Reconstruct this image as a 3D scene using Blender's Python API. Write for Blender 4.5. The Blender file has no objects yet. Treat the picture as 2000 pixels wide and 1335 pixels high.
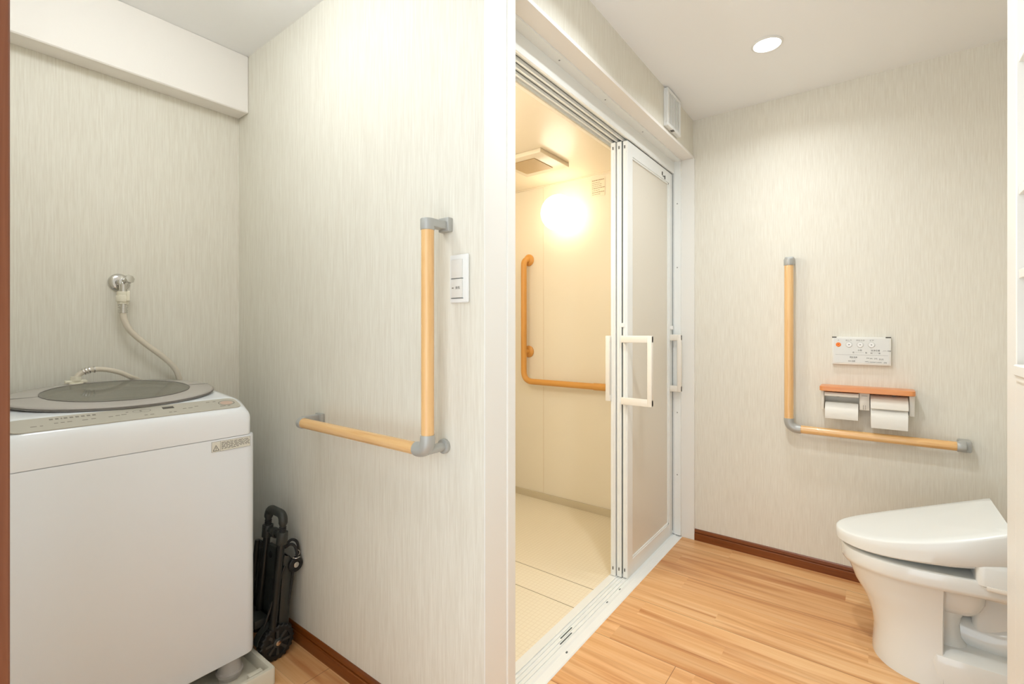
import bpy, bmesh, math, random
from mathutils import Vector, Matrix
PI = math.pi
random.seed(7)
S = bpy.context.scene
COL = S.collection

# ------------------------------------------------------------------ camera
TH = math.atan(705 / 926.7)
cam_d = bpy.data.cameras.new('camera')
cam_d.sensor_width = 36.0
cam_d.lens = 926.7 / 2000 * 36.0
cam_d.shift_y = -24 / 2000
cam_d.clip_start = 0.02
cam = bpy.data.objects.new('camera', cam_d)
cam.location = (0, 0, 1.2)
cam.rotation_euler = (PI / 2, 0, TH)
COL.objects.link(cam)
S.camera = cam

# ------------------------------------------------------------------ world, exposure
S.view_settings.view_transform = 'Standard'
S.view_settings.look = 'None'
S.view_settings.exposure = 0.20
S.view_settings.gamma = 1.0
S.view_settings.use_curve_mapping = False
WORLD, LAMP_MAIN, LAMP_NEAR, DOME, GLOBE, GLOBE_FILL = 2.1, 4.0, 7.4, 14.5, 4.0, 23.0
world = bpy.data.worlds.new('world')
S.world = world
world.use_nodes = True
world.node_tree.nodes['Background'].inputs[0].default_value = (0.85, 0.92, 0.98, 1)
world.node_tree.nodes['Background'].inputs[1].default_value = WORLD   # added even fill light, let in through the open end behind the camera

LAMP_WHITE = (0.86, 0.925, 0.98)


def area(name, loc, size, power, color, rot=(0, 0, 0), spread=PI):
    d = bpy.data.lights.new(name, 'AREA')
    d.shape = 'DISK'
    d.size = size
    d.energy = power
    d.color = color
    d.spread = spread
    o = bpy.data.objects.new(name, d)
    o.location = loc
    o.rotation_euler = rot
    COL.objects.link(o)
    return o


# ------------------------------------------------------------------ helpers
def lin(c):
    c = c / 255.0
    return c / 12.92 if c <= 0.04045 else ((c + 0.055) / 1.055) ** 2.4


def rgb(r, g, b):
    return (lin(r), lin(g), lin(b), 1)


def mat(name, col, rough=0.5, metal=0.0, spec=0.5, bump=0.0, bscale=60.0, coat=0.0, vary=0.0):
    m = bpy.data.materials.new(name)
    m.use_nodes = True
    nt = m.node_tree
    b = nt.nodes['Principled BSDF']
    b.inputs['Base Color'].default_value = col
    b.inputs['Roughness'].default_value = rough
    b.inputs['Metallic'].default_value = metal
    b.inputs['Specular IOR Level'].default_value = spec
    b.inputs['Coat Weight'].default_value = coat
    tc = nt.nodes.new('ShaderNodeTexCoord')
    nz = nt.nodes.new('ShaderNodeTexNoise')
    nz.inputs['Scale'].default_value = bscale
    nz.inputs['Detail'].default_value = 3
    nt.links.new(tc.outputs['Object'], nz.inputs['Vector'])
    if bump:
        bp = nt.nodes.new('ShaderNodeBump')
        bp.inputs['Strength'].default_value = bump
        bp.inputs['Distance'].default_value = 0.002
        nt.links.new(nz.outputs[0], bp.inputs['Height'])
        nt.links.new(bp.outputs[0], b.inputs['Normal'])
    if vary:
        mx = nt.nodes.new('ShaderNodeMixRGB')
        mx.blend_type = 'MULTIPLY'
        mx.inputs[1].default_value = col
        rp = nt.nodes.new('ShaderNodeValToRGB')
        rp.color_ramp.elements[0].color = (1 - vary, 1 - vary, 1 - vary, 1)
        rp.color_ramp.elements[0].position = 0.35
        rp.color_ramp.elements[1].position = 0.65
        nt.links.new(nz.outputs[0], rp.inputs[0])
        nt.links.new(rp.outputs[0], mx.inputs[2])
        mx.inputs[0].default_value = 1
        nt.links.new(mx.outputs[0], b.inputs['Base Color'])
    return m


def wallpaper():
    m = bpy.data.materials.new('streaked_wallpaper')
    m.use_nodes = True
    nt = m.node_tree
    N, L = nt.nodes, nt.links
    b = N['Principled BSDF']
    b.inputs['Roughness'].default_value = 0.62
    tc = N.new('ShaderNodeTexCoord')
    mp = N.new('ShaderNodeMapping')
    mp.inputs['Scale'].default_value = (240, 240, 9)
    L.new(tc.outputs['Object'], mp.inputs[0])
    nz = N.new('ShaderNodeTexNoise')
    nz.inputs['Scale'].default_value = 1.0
    nz.inputs['Detail'].default_value = 2.5
    nz.inputs['Roughness'].default_value = 0.6
    L.new(mp.outputs[0], nz.inputs['Vector'])
    mp2 = N.new('ShaderNodeMapping')
    mp2.inputs['Scale'].default_value = (500, 500, 22)
    L.new(tc.outputs['Object'], mp2.inputs[0])
    nz2 = N.new('ShaderNodeTexNoise')
    nz2.inputs['Scale'].default_value = 1.0
    L.new(mp2.outputs[0], nz2.inputs['Vector'])
    ad = N.new('ShaderNodeMath')
    ad.operation = 'MULTIPLY_ADD'
    ad.inputs[1].default_value = 0.35
    L.new(nz2.outputs[0], ad.inputs[0])
    L.new(nz.outputs[0], ad.inputs[2])
    rp = N.new('ShaderNodeValToRGB')
    rp.color_ramp.elements[0].position = 0.48
    rp.color_ramp.elements[0].color = rgb(226, 220, 205)
    rp.color_ramp.elements[1].position = 0.86
    rp.color_ramp.elements[1].color = rgb(237, 233, 220)
    L.new(ad.outputs[0], rp.inputs[0])
    L.new(rp.outputs[0], b.inputs['Base Color'])
    bp = N.new('ShaderNodeBump')
    bp.inputs['Strength'].default_value = 0.25
    bp.inputs['Distance'].default_value = 0.0010
    L.new(ad.outputs[0], bp.inputs['Height'])
    L.new(bp.outputs[0], b.inputs['Normal'])
    return m


def wood(name, c_dark, c_mid, c_light, axis=0, rough=0.35, gscale=1.0, board=0.0, strip=0.0, coat=0.0, streak=None):
    """wood grain along an axis; board/strip give plank seams and strip-to-strip tone."""
    m = bpy.data.materials.new(name)
    m.use_nodes = True
    nt = m.node_tree
    N, L = nt.nodes, nt.links
    b = N['Principled BSDF']
    b.inputs['Roughness'].default_value = rough
    b.inputs['Coat Weight'].default_value = coat
    tc = N.new('ShaderNodeTexCoord')
    sc = [38 * gscale] * 3
    sc[axis] = 1.6 * gscale
    mp = N.new('ShaderNodeMapping')
    mp.inputs['Scale'].default_value = sc
    nz = N.new('ShaderNodeTexNoise')
    nz.inputs['Scale'].default_value = 1.0
    nz.inputs['Detail'].default_value = 5
    nz.inputs['Roughness'].default_value = 0.62
    nz.inputs['Distortion'].default_value = 1.1
    rp = N.new('ShaderNodeValToRGB')
    e = rp.color_ramp.elements
    e[0].position = 0.30
    e[0].color = c_dark
    e[1].position = 0.72
    e[1].color = c_light
    mid = e.new(0.47)
    mid.color = c_mid
    L.new(mp.outputs[0], nz.inputs['Vector'])
    L.new(nz.outputs[0], rp.inputs[0])
    out = rp.outputs[0]
    if strip:
        sep = N.new('ShaderNodeSeparateXYZ')
        L.new(tc.outputs['Object'], sep.inputs[0])

        def mth(op, a, bb=None, cc=None):
            n = N.new('ShaderNodeMath')
            n.operation = op
            for i, v in enumerate((a, bb, cc)):
                if v is None:
                    continue
                if isinstance(v, (int, float)):
                    n.inputs[i].default_value = v
                else:
                    L.new(v, n.inputs[i])
            return n.outputs[0]
        yo = mth('SUBTRACT', sep.outputs[1], 1.70)
        row = mth('FLOOR', mth('DIVIDE', yo, board))
        srow = mth('FLOOR', mth('DIVIDE', yo, strip))
        wn0 = N.new('ShaderNodeTexWhiteNoise')
        wn0.noise_dimensions = '1D'
        L.new(srow, wn0.inputs['W'])
        # each strip broken into lengths
        xo = mth('ADD', sep.outputs[0], mth('MULTIPLY', wn0.outputs[0], 3.0))
        seg = mth('FLOOR', mth('DIVIDE', xo, 0.93))
        cmb = N.new('ShaderNodeCombineXYZ')
        L.new(srow, cmb.inputs[0])
        L.new(seg, cmb.inputs[1])
        wn = N.new('ShaderNodeTexWhiteNoise')
        wn.noise_dimensions = '2D'
        L.new(cmb.outputs[0], wn.inputs['Vector'])
        # shift the grain from strip to strip
        sh = N.new('ShaderNodeVectorMath')
        sh.operation = 'MULTIPLY_ADD'
        L.new(wn.outputs[1], sh.inputs[0])
        sh.inputs[1].default_value = (7, 7, 7)
        L.new(tc.outputs['Object'], sh.inputs[2])
        L.new(sh.outputs[0], mp.inputs[0])
        tone = N.new('ShaderNodeValToRGB')
        t = tone.color_ramp.elements
        t[0].position = 0.0
        t[0].color = (0.78, 0.66, 0.54, 1)
        t[1].position = 1.0
        t[1].color = (1.0, 1.0, 0.97, 1)
        k = t.new(0.35)
        k.color = (0.93, 0.89, 0.84, 1)
        L.new(wn.outputs[0], tone.inputs[0])
        mx = N.new('ShaderNodeMixRGB')
        mx.blend_type = 'MULTIPLY'
        mx.inputs[0].default_value = 1
        L.new(out, mx.inputs[1])
        L.new(tone.outputs[0], mx.inputs[2])
        # fine dark figure lines
        mp2 = N.new('ShaderNodeMapping')
        mp2.inputs['Scale'].default_value = (1.1, 17, 1)
        L.new(sh.outputs[0], mp2.inputs[0])
        nzf = N.new('ShaderNodeTexNoise')
        nzf.inputs['Scale'].default_value = 1
        nzf.inputs['Detail'].default_value = 4
        nzf.inputs['Distortion'].default_value = 0.7
        L.new(mp2.outputs[0], nzf.inputs['Vector'])
        fr = N.new('ShaderNodeValToRGB')
        q = fr.color_ramp.elements
        q[0].position = 0.32
        q[0].color = (0.70, 0.50, 0.36, 1)
        q[1].position = 0.50
        q[1].color = (1, 1, 1, 1)
        L.new(nzf.outputs[0], fr.inputs[0])
        mxf = N.new('ShaderNodeMixRGB')
        mxf.blend_type = 'MULTIPLY'
        mxf.inputs[0].default_value = 0.85
        L.new(mx.outputs[0], mxf.inputs[1])
        L.new(fr.outputs[0], mxf.inputs[2])
        # seams between boards, and their butt joints
        fy = mth('FRACT', mth('DIVIDE', yo, board))
        dy = mth('MULTIPLY', mth('MINIMUM', fy, mth('SUBTRACT', 1.0, fy)), board)
        rofs = mth('MULTIPLY', mth('COMPARE', row, -1.0, 0.1), 0.5)
        fx = mth('FRACT', mth('ADD', mth('DIVIDE', mth('SUBTRACT', sep.outputs[0], -0.56), 1.95), mth('ADD', rofs, 0.5)))
        dx = mth('MULTIPLY', mth('MINIMUM', fx, mth('SUBTRACT', 1.0, fx)), 1.95)
        seam = mth('LESS_THAN', mth('MINIMUM', dy, dx), 0.0011)
        fs = mth('FRACT', mth('DIVIDE', yo, strip))
        ds = mth('MULTIPLY', mth('MINIMUM', fs, mth('SUBTRACT', 1.0, fs)), strip)
        sline = mth('MULTIPLY', mth('LESS_THAN', ds, 0.0008), 0.22)
        fac = mth('MAXIMUM', mth('MULTIPLY', seam, 0.75), sline)
        mx2 = N.new('ShaderNodeMixRGB')
        L.new(fac, mx2.inputs[0])
        L.new(mxf.outputs[0], mx2.inputs[1])
        mx2.inputs[2].default_value = rgb(120, 70, 38)
        out = mx2.outputs[0]
    else:
        L.new(tc.outputs['Object'], mp.inputs[0])
    L.new(out, b.inputs['Base Color'])
    return m


def tiled(name, col, line, size, width, rough=0.4):
    m = mat(name, col, rough)
    nt = m.node_tree
    N, L = nt.nodes, nt.links
    tc = N.new('ShaderNodeTexCoord')
    br = N.new('ShaderNodeTexBrick')
    br.offset = 0.0
    br.inputs['Color1'].default_value = col
    br.inputs['Color2'].default_value = col
    br.inputs['Mortar'].default_value = line
    br.inputs['Scale'].default_value = 1.0
    br.inputs['Mortar Size'].default_value = width
    br.inputs['Brick Width'].default_value = size
    br.inputs['Row Height'].default_value = size
    L.new(tc.outputs['Object'], br.inputs['Vector'])
    L.new(br.outputs[0], N['Principled BSDF'].inputs['Base Color'])
    bp = N.new('ShaderNodeBump')
    bp.inputs['Strength'].default_value = 0.3
    bp.inputs['Distance'].default_value = 0.001
    bp.invert = True
    L.new(br.outputs['Fac'], bp.inputs['Height'])
    L.new(bp.outputs[0], N['Principled BSDF'].inputs['Normal'])
    return m


def emis(name, col, strength):
    m = bpy.data.materials.new(name)
    m.use_nodes = True
    b = m.node_tree.nodes['Principled BSDF']
    b.inputs['Base Color'].default_value = (0.9, 0.9, 0.9, 1)
    b.inputs['Emission Color'].default_value = col
    b.inputs['Emission Strength'].default_value = strength
    return m


def glassy(name, tint, gloss=0.1, trans=0.8, rough=0.05):
    m = bpy.data.materials.new(name)
    m.use_nodes = True
    nt = m.node_tree
    N, L = nt.nodes, nt.links
    N.remove(N['Principled BSDF'])
    tr = N.new('ShaderNodeBsdfTransparent')
    tr.inputs[0].default_value = tint
    df = N.new('ShaderNodeBsdfPrincipled')
    df.inputs['Base Color'].default_value = (tint[0] * .8, tint[1] * .8, tint[2] * .8, 1)
    df.inputs['Roughness'].default_value = rough
    mx = N.new('ShaderNodeMixShader')
    mx.inputs[0].default_value = trans
    L.new(df.outputs[0], mx.inputs[1])
    L.new(tr.outputs[0], mx.inputs[2])
    L.new(mx.outputs[0], N['Material Output'].inputs[0])
    return m


WP = wallpaper()
WHITE_TRIM = mat('white_trim', rgb(240, 238, 231), 0.35)
CEIL = mat('ceiling_paper', rgb(250, 250, 249), 0.8, bump=0.15, bscale=400)
SOFFIT = mat('soffit_paper', rgb(246, 241, 234), 0.8, bump=0.1, bscale=300)
FLOORM = wood('maple_laminate', rgb(218, 158, 102), rgb(235, 183, 128), rgb(247, 208, 160), 0, 0.38, 0.55, 0.325, 0.1083)
BASEB = wood('brown_baseboard_wood', rgb(100, 48, 10), rgb(122, 62, 16), rgb(140, 76, 26), 0, 0.35)
DOORW = wood('brown_door_wood', rgb(92, 46, 22), rgb(112, 60, 32), rgb(128, 74, 44), 2, 0.25, 0.8)
BEECH = wood('beech_rail_wood', rgb(226, 172, 108), rgb(236, 188, 126), rgb(243, 202, 144), 2, 0.22, 1.4, coat=0.4)
BEECHX = wood('beech_rail_wood_lengthwise', rgb(226, 172, 108), rgb(236, 188, 126), rgb(243, 202, 144), 0, 0.22, 1.4, coat=0.4)
SHELFW = wood('orange_shelf_wood', rgb(214, 132, 74), rgb(228, 150, 92), rgb(236, 166, 110), 0, 0.3, 1.2)
SATIN = mat('satin_grey_metal', rgb(180, 180, 175), 0.35, 0.2)
ALU = mat('white_powder_coated_aluminium', rgb(243, 244, 240), 0.28)
GROOVE = mat('shaded_groove_seal', rgb(112, 112, 106), 0.5)
SEALM = mat('grey_rubber_seal', rgb(92, 100, 100), 0.5)
PLASTIC = mat('white_plastic', rgb(240, 240, 236), 0.3)
HANDLEP = mat('cream_handle_plastic', rgb(240, 234, 222), 0.4)
BATHW = mat('bath_wall_panel', rgb(246, 235, 212), 0.28)
BATHF = tiled('bath_floor_sheet', rgb(244, 232, 206), rgb(236, 222, 194), 0.02, 0.0015, 0.4)
BATHC = mat('bath_ceiling_panel', rgb(240, 226, 200), 0.25)
BATHR = mat('ochre_rail_coating', rgb(222, 160, 78), 0.4)
SCREW = mat('screw_metal', rgb(150, 150, 146), 0.35, 0.6)
CHROME = mat('chrome', rgb(210, 208, 204), 0.14, 1.0)
INK = mat('grey_printing_ink', rgb(96, 94, 88), 0.6)
INKL = mat('pale_printing_ink', rgb(140, 134, 122), 0.6)
BROWNINK = mat('brown_printing_ink', rgb(150, 116, 74), 0.6)
CERAMIC = mat('toilet_ceramic', rgb(236, 237, 232), 0.08, coat=0.6)
LIDP = mat('toilet_lid_plastic', rgb(240, 242, 238), 0.25)
WASH = mat('washer_enamel', rgb(244, 249, 254), 0.25)
WASHTOP = mat('washer_top_plastic', rgb(246, 250, 254), 0.12)
WPANEL = mat('washer_control_panel_grey', rgb(192, 187, 174), 0.35)
WLID = mat('washer_lid_grey', rgb(186, 180, 174), 0.15)
WEDGE = mat('washer_lid_dark_edge', rgb(112, 106, 100), 0.3)
WGLASS = glassy('smoked_lid_window', (0.66, 0.64, 0.56, 1), trans=0.55)
WTUB = mat('washer_tub_grey', rgb(70, 74, 76), 0.4)
WTUBL = mat('washer_tub_rim', rgb(206, 202, 190), 0.4)
UNDER = mat('washer_base_grey', rgb(190, 184, 178), 0.45)
HOSE = mat('hose_cream', rgb(226, 216, 198), 0.35)
HOSEC = mat('hose_connector_cream', rgb(240, 234, 214), 0.4)
TRAY = mat('tray_cream', rgb(232, 226, 208), 0.4)
BLACK = mat('black_plastic', rgb(48, 50, 46), 0.42, bump=0.2, bscale=300)
BLACKM = mat('black_painted_metal', rgb(34, 35, 33), 0.3, 0.2)
HUBM = mat('charcoal_hub', rgb(58, 60, 57), 0.4)
RUBBER = mat('black_rubber', rgb(22, 22, 21), 0.6)
CORD = mat('black_bungee_cord', rgb(30, 31, 32), 0.5, bump=0.6, bscale=900)
PAPER = mat('toilet_paper', rgb(246, 244, 236), 0.9, bump=0.2, bscale=500)
ORANGE = mat('orange_button', rgb(244, 130, 36), 0.4)
DARKGREY = mat('dark_grey_plastic', rgb(80, 76, 68), 0.5)
HOLDER = mat('holder_plastic', rgb(232, 226, 214), 0.35)
STICKER = mat('pale_sticker', rgb(236, 235, 224), 0.5)
LAMP_GLOW = emis('downlight_glow', (1, 0.97, 0.92, 1), 14)
DOME_GLOW = emis('dome_glow', LAMP_WHITE + (1,), DOME)
GLOBE_GLOW = emis('globe_glow', (1, 0.88, 0.70, 1), GLOBE)
GLOBE_FILL_GLOW = emis('globe_fill_glow', (0.92, 0.92, 0.90, 1), GLOBE_FILL)


def leaf_panel_mat():
    m = bpy.data.materials.new('translucent_door_panel')
    m.use_nodes = True
    nt = m.node_tree
    N, L = nt.nodes, nt.links
    b = N['Principled BSDF']
    b.inputs['Base Color'].default_value = rgb(244, 237, 222)
    b.inputs['Roughness'].default_value = 0.35
    t = N.new('ShaderNodeBsdfTranslucent')
    t.inputs[0].default_value = rgb(246, 238, 222)
    mx = N.new('ShaderNodeMixShader')
    mx.inputs[0].default_value = 0.12
    L.new(b.outputs[0], mx.inputs[1])
    L.new(t.outputs[0], mx.inputs[2])
    L.new(mx.outputs[0], N['Material Output'].inputs[0])
    return m


LEAFP = leaf_panel_mat()


def org(parent):
    v = Vector((0, 0, 0))
    while parent is not None:
        v += parent.location
        parent = parent.parent
    return v


def obj(name, bm, m, parent=None, smooth=False, label=None):
    bmesh.ops.recalc_face_normals(bm, faces=bm.faces)
    off = org(parent)
    if off.length:
        bmesh.ops.translate(bm, verts=bm.verts, vec=-off)
    me = bpy.data.meshes.new(name)
    bm.to_mesh(me)
    bm.free()
    o = bpy.data.objects.new(name, me)
    COL.objects.link(o)
    o.parent = parent
    for mm in (m if isinstance(m, (list, tuple)) else [m]):
        me.materials.append(mm)
    if smooth:
        for p in me.polygons:
            p.use_smooth = True
        me.set_sharp_from_angle(angle=math.radians(38))
    if label:
        o['label'] = label
    return o


def thing(name, label, cat, loc, group=None):
    o = bpy.data.objects.new(name, None)
    o.empty_display_size = 0.05
    COL.objects.link(o)
    o.location = loc
    o['label'] = label
    o['category'] = cat
    if group:
        o['group'] = group
    return o


def tag(o, label, cat, group=None):
    o['label'] = label
    o['category'] = cat
    if group:
        o['group'] = group
    return o


def struct(name, bm, m, label, smooth=False):
    o = obj(name, bm, m, None, smooth)
    o['kind'] = 'structure'
    o['label'] = label
    return o


def recenter(o):
    """put a one-mesh thing's origin at its base"""
    me = o.data
    xs = [v.co for v in me.vertices]
    c = Vector(((min(v.x for v in xs) + max(v.x for v in xs)) / 2, (min(v.y for v in xs) + max(v.y for v in xs)) / 2, min(v.z for v in xs)))
    for v in me.vertices:
        v.co -= c
    o.location = c
    return o


def bx(bm, x0, x1, y0, y1, z0, z1, bev=0.0, seg=2):
    vs = [bm.verts.new((x, y, z)) for x in (x0, x1) for y in (y0, y1) for z in (z0, z1)]
    f = [(0, 1, 3, 2), (4, 6, 7, 5), (0, 4, 5, 1), (2, 3, 7, 6), (0, 2, 6, 4), (1, 5, 7, 3)]
    fs = [bm.faces.new([vs[i] for i in q]) for q in f]
    if bev:
        ed = list({e for x in fs for e in x.edges})
        bmesh.ops.bevel(bm, geom=ed, offset=bev, segments=seg, profile=0.5, affect='EDGES')
    return bm


def box(*a, **k):
    return bx(bmesh.new(), *a, **k)


def loft(bm, rings, cap0=True, cap1=True, closed=True):
    R = [[bm.verts.new(p) for p in r] for r in rings]
    n = len(R[0])
    for a, b in zip(R, R[1:]):
        for i in range(n if closed else n - 1):
            j = (i + 1) % n
            try:
                bm.faces.new((a[i], a[j], b[j], b[i]))
            except ValueError:
                pass
    if cap0:
        bm.faces.new(R[0][::-1])
    if cap1:
        bm.faces.new(R[-1])
    return R


def frames(pts):
    pts = [Vector(p) for p in pts]
    T = []
    for i in range(len(pts)):
        a = pts[max(i - 1, 0)]
        b = pts[min(i + 1, len(pts) - 1)]
        T.append((b - a).normalized())
    up = Vector((0, 0, 1)) if abs(T[0].z) < 0.9 else Vector((1, 0, 0))
    n = (up - T[0] * up.dot(T[0])).normalized()
    out = []
    for p, t in zip(pts, T):
        n = (n - t * n.dot(t)).normalized()
        out.append((p, n, t.cross(n)))
    return out


def tube(bm, pts, r, seg=16, rs=None):
    rings = []
    for k, (p, n, b) in enumerate(frames(pts)):
        rr = rs[k] if rs else r
        rings.append([p + rr * (math.cos(a) * n + math.sin(a) * b) for a in (2 * PI * i / seg for i in range(seg))])
    loft(bm, rings)
    return bm


def spline(pts, n=8):
    P = [Vector(p) for p in pts]
    P = [P[0] * 2 - P[1]] + P + [P[-1] * 2 - P[-2]]
    out = []
    for i in range(1, len(P) - 2):
        for k in range(n):
            t = k / n
            out.append(0.5 * ((2 * P[i]) + (-P[i - 1] + P[i + 1]) * t + (2 * P[i - 1] - 5 * P[i] + 4 * P[i + 1] - P[i + 2]) * t * t + (-P[i - 1] + 3 * P[i] - 3 * P[i + 1] + P[i + 2]) * t ** 3))
    out.append(P[-2])
    return out


def bend(a, c, b, r, n=8):
    """points of a rounded corner at c between a and b"""
    a, b, c = Vector(a), Vector(b), Vector(c)
    p0 = c + (a - c).normalized() * r
    p1 = c + (b - c).normalized() * r
    return [p0.lerp(c, t).lerp(c.lerp(p1, t), t) for t in (i / n for i in range(n + 1))]


def cyl(bm, p0, p1, r, seg=24, r1=None, bev=0.0):
    p0, p1 = Vector(p0), Vector(p1)
    r1 = r if r1 is None else r1
    if bev:
        d = (p1 - p0).normalized() * bev
        return tube(bm, [p0, p0 + d * .3, p0 + d, p1 - d, p1 - d * .3, p1], 0, seg, [r - bev, r - bev * .3, r, r1, r1 - bev * .3, r1 - bev])
    return tube(bm, [p0, p1], 0, seg, [r, r1])


def lathe(bm, prof, c, axis, seg=32):
    """prof: (radius, distance along axis)"""
    axis = Vector(axis).normalized()
    up = Vector((0, 0, 1)) if abs(axis.z) < 0.9 else Vector((1, 0, 0))
    u = axis.cross(up).normalized()
    v = axis.cross(u)
    c = Vector(c)
    rings = [[c + axis * h + r * (math.cos(2 * PI * i / seg) * u + math.sin(2 * PI * i / seg) * v) for i in range(seg)] for r, h in prof]
    loft(bm, rings)
    return bm


def rrect(x0, x1, y0, y1, r, z, n=6):
    pts = []
    for cx, cy, a0 in ((x1 - r, y1 - r, 0), (x0 + r, y1 - r, PI / 2), (x0 + r, y0 + r, PI), (x1 - r, y0 + r, 1.5 * PI)):
        for k in range(n + 1):
            a = a0 + k / n * PI / 2
            pts.append(Vector((cx + r * math.cos(a), cy + r * math.sin(a), z)))
    return pts


def text_bm(txt, size, M, depth=0.0002):
    """lettering as a flat mesh, placed by matrix M (its x and y span the surface)"""
    cu = bpy.data.curves.new('txt', 'FONT')
    cu.body = txt
    cu.size = size
    cu.align_x = 'CENTER'
    cu.align_y = 'CENTER'
    cu.extrude = depth
    o = bpy.data.objects.new('txt', cu)
    COL.objects.link(o)
    dg = bpy.context.evaluated_depsgraph_get()
    me = bpy.data.meshes.new_from_object(o.evaluated_get(dg))
    bm = bmesh.new()
    bm.from_mesh(me)
    bmesh.ops.transform(bm, matrix=M, verts=bm.verts)
    bpy.data.objects.remove(o)
    bpy.data.curves.remove(cu)
    bpy.data.meshes.remove(me)
    return bm


def join(bm, other):
    me = bpy.data.meshes.new('tmp')
    other.to_mesh(me)
    other.free()
    bm.from_mesh(me)
    bpy.data.meshes.remove(me)
    return bm


def facing(x, y, z, direction):
    """matrix of a label lying on a wall: '-Y' faces -Y (text runs +X), '+X' faces +X (text runs +Y)"""
    if direction == '-Y':
        return Matrix(((1, 0, 0, x), (0, 0, -1, y), (0, 1, 0, z), (0, 0, 0, 1)))
    return Matrix(((0, 0, 1, x), (1, 0, 0, y), (0, 1, 0, z), (0, 0, 0, 1)))


# ------------------------------------------------------------------ setting
H = 2.4
W1 = 0.96          # face of the partition that carries the handrail
YB = 2.80          # toilet wall
struct('floor', box(-2.35, 0.95, -0.25, 2.85, -0.05, 0.0), FLOORM, 'light maple plank floor')
struct('ceiling', box(-2.35, 0.95, -0.5, 2.9, H, H + 0.05), CEIL, 'plain cream ceiling')
struct('wall_back', box(-0.835, 0.95, YB, YB + 0.1, 0, H), WP, 'streaked cream wallpaper wall behind the toilet handrail')
struct('wall_partition', box(-2.28, -0.822, W1, W1 + 0.12, 0, H), WP, 'streaked wallpaper partition carrying the left handrail')
struct('wall_left', box(-2.38, -2.28, -0.02, W1 + 0.12, 0, H), WP, 'streaked wallpaper wall behind the washing machine')
struct('wall_alcove', box(-2.28, -0.95, 0.0, 0.10, 0, H), WP, 'side wall of the washing machine alcove')
struct('wall_corridor', box(-1.05, -0.95, -0.5, 0.0, 0, H), WP, 'wall beside the viewer')
struct('wall_right', box(0.72, 0.82, -0.9, 2.8, 0, H), WP, 'wall behind the toilet')
# beam over the washing machine
bm = bmesh.new()
bx(bm, -2.28, -2.185, 0.10, W1, 2.15, H, 0.004, 1)
struct('wall_beam', bm, SOFFIT, 'boxed cream beam above the washing machine')
# wall above the bath door and its soffit board
struct('wall_above_door', box(-1.05, -0.822, 1.08, YB, 2.19, H), WP, 'wallpapered strip of wall above the bath door')
bm = bmesh.new()
bx(bm, -0.905, -0.818, 1.08, YB, 2.18, 2.19)
bx(bm, -0.824, -0.8165, 1.08, YB, 2.178, 2.192)
struct('trim_1', bm, SOFFIT, 'cream soffit board above the bath door')
# jamb capping the end of the partition
bm = bmesh.new()
bx(bm, -0.822, -0.818, W1 - 0.002, 1.05, 0, H)
bx(bm, -0.826, -0.814, 1.05, 1.088, 0, H, 0.002, 1)
bx(bm, -0.905, -0.822, 1.08, 1.088, 0, 2.18)
struct('trim_2', bm, WHITE_TRIM, 'white board capping the end of the partition')
# far casing board
struct('trim_3', box(-0.886, -0.812, 2.785, YB + 0.002, 0, 2.18, bev=0.0015, seg=1), WHITE_TRIM, 'white casing board between bath door and toilet wall')


# baseboards with a grooved profile
def baseboard(name, x0, x1, y, label):
    bm = bmesh.new()
    prof = [(0, 0), (-0.012, 0), (-0.012, 0.037), (-0.0105, 0.0395), (-0.0045, 0.041), (-0.0045, 0.0435), (-0.0085, 0.045), (-0.007, 0.058), (-0.003, 0.062), (0, 0.062)]
    loft(bm, [[(x, y + a, b) for a, b in prof] for x in (x0, x1)])
    return struct(name, bm, BASEB, label)


baseboard('baseboard_left', -2.28, -0.824, W1, 'dark brown baseboard along the partition')
baseboard('baseboard_back', -0.812, 0.72, YB, 'dark brown baseboard along the toilet wall')

# brown wooden door edge beside the viewer
bm = bmesh.new()
bx(bm, -0.985, -0.935, -0.45, 0.1005, 0, 2.39, 0.002, 1)
d0 = struct('door_1', bm, DOORW, 'glossy brown wooden door edge at the far left')

# right hand wall with its shelf niche
bm = bmesh.new()
bx(bm, 0.25, 0.40, 1.500, 1.586, 0, H, 0.002, 1)
bx(bm, 0.25, 0.40, -0.5, 1.500, 0, 1.09)
bx(bm, 0.38, 0.40, -0.5, 1.500, 1.09, H)
struct('wall_niche', bm, WHITE_TRIM, 'white wall end with a recessed shelf niche at the far right')
bm = bmesh.new()
bx(bm, 0.243, 0.38, -0.45, 1.485, 1.100, 1.125, 0.003, 1)
bx(bm, 0.2465, 0.25, -0.45, 1.492, 1.090, 1.100)
o = struct('trim_4', bm, WHITE_TRIM, 'white sill of the shelf niche')
for z, w in ((1.785, 'highest'), (1.495, 'middle'), (1.312, 'lowest')):
    bm = bmesh.new()
    bx(bm, 0.254, 0.379, -0.45, 1.499, z, z + 0.020, 0.001, 1)
    o = obj('niche_shelf', bm, WHITE_TRIM)
    tag(recenter(o), f'{w} of the white shelf boards in the niche at the far right', 'shelf', 'white shelf boards in the niche')

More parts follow.
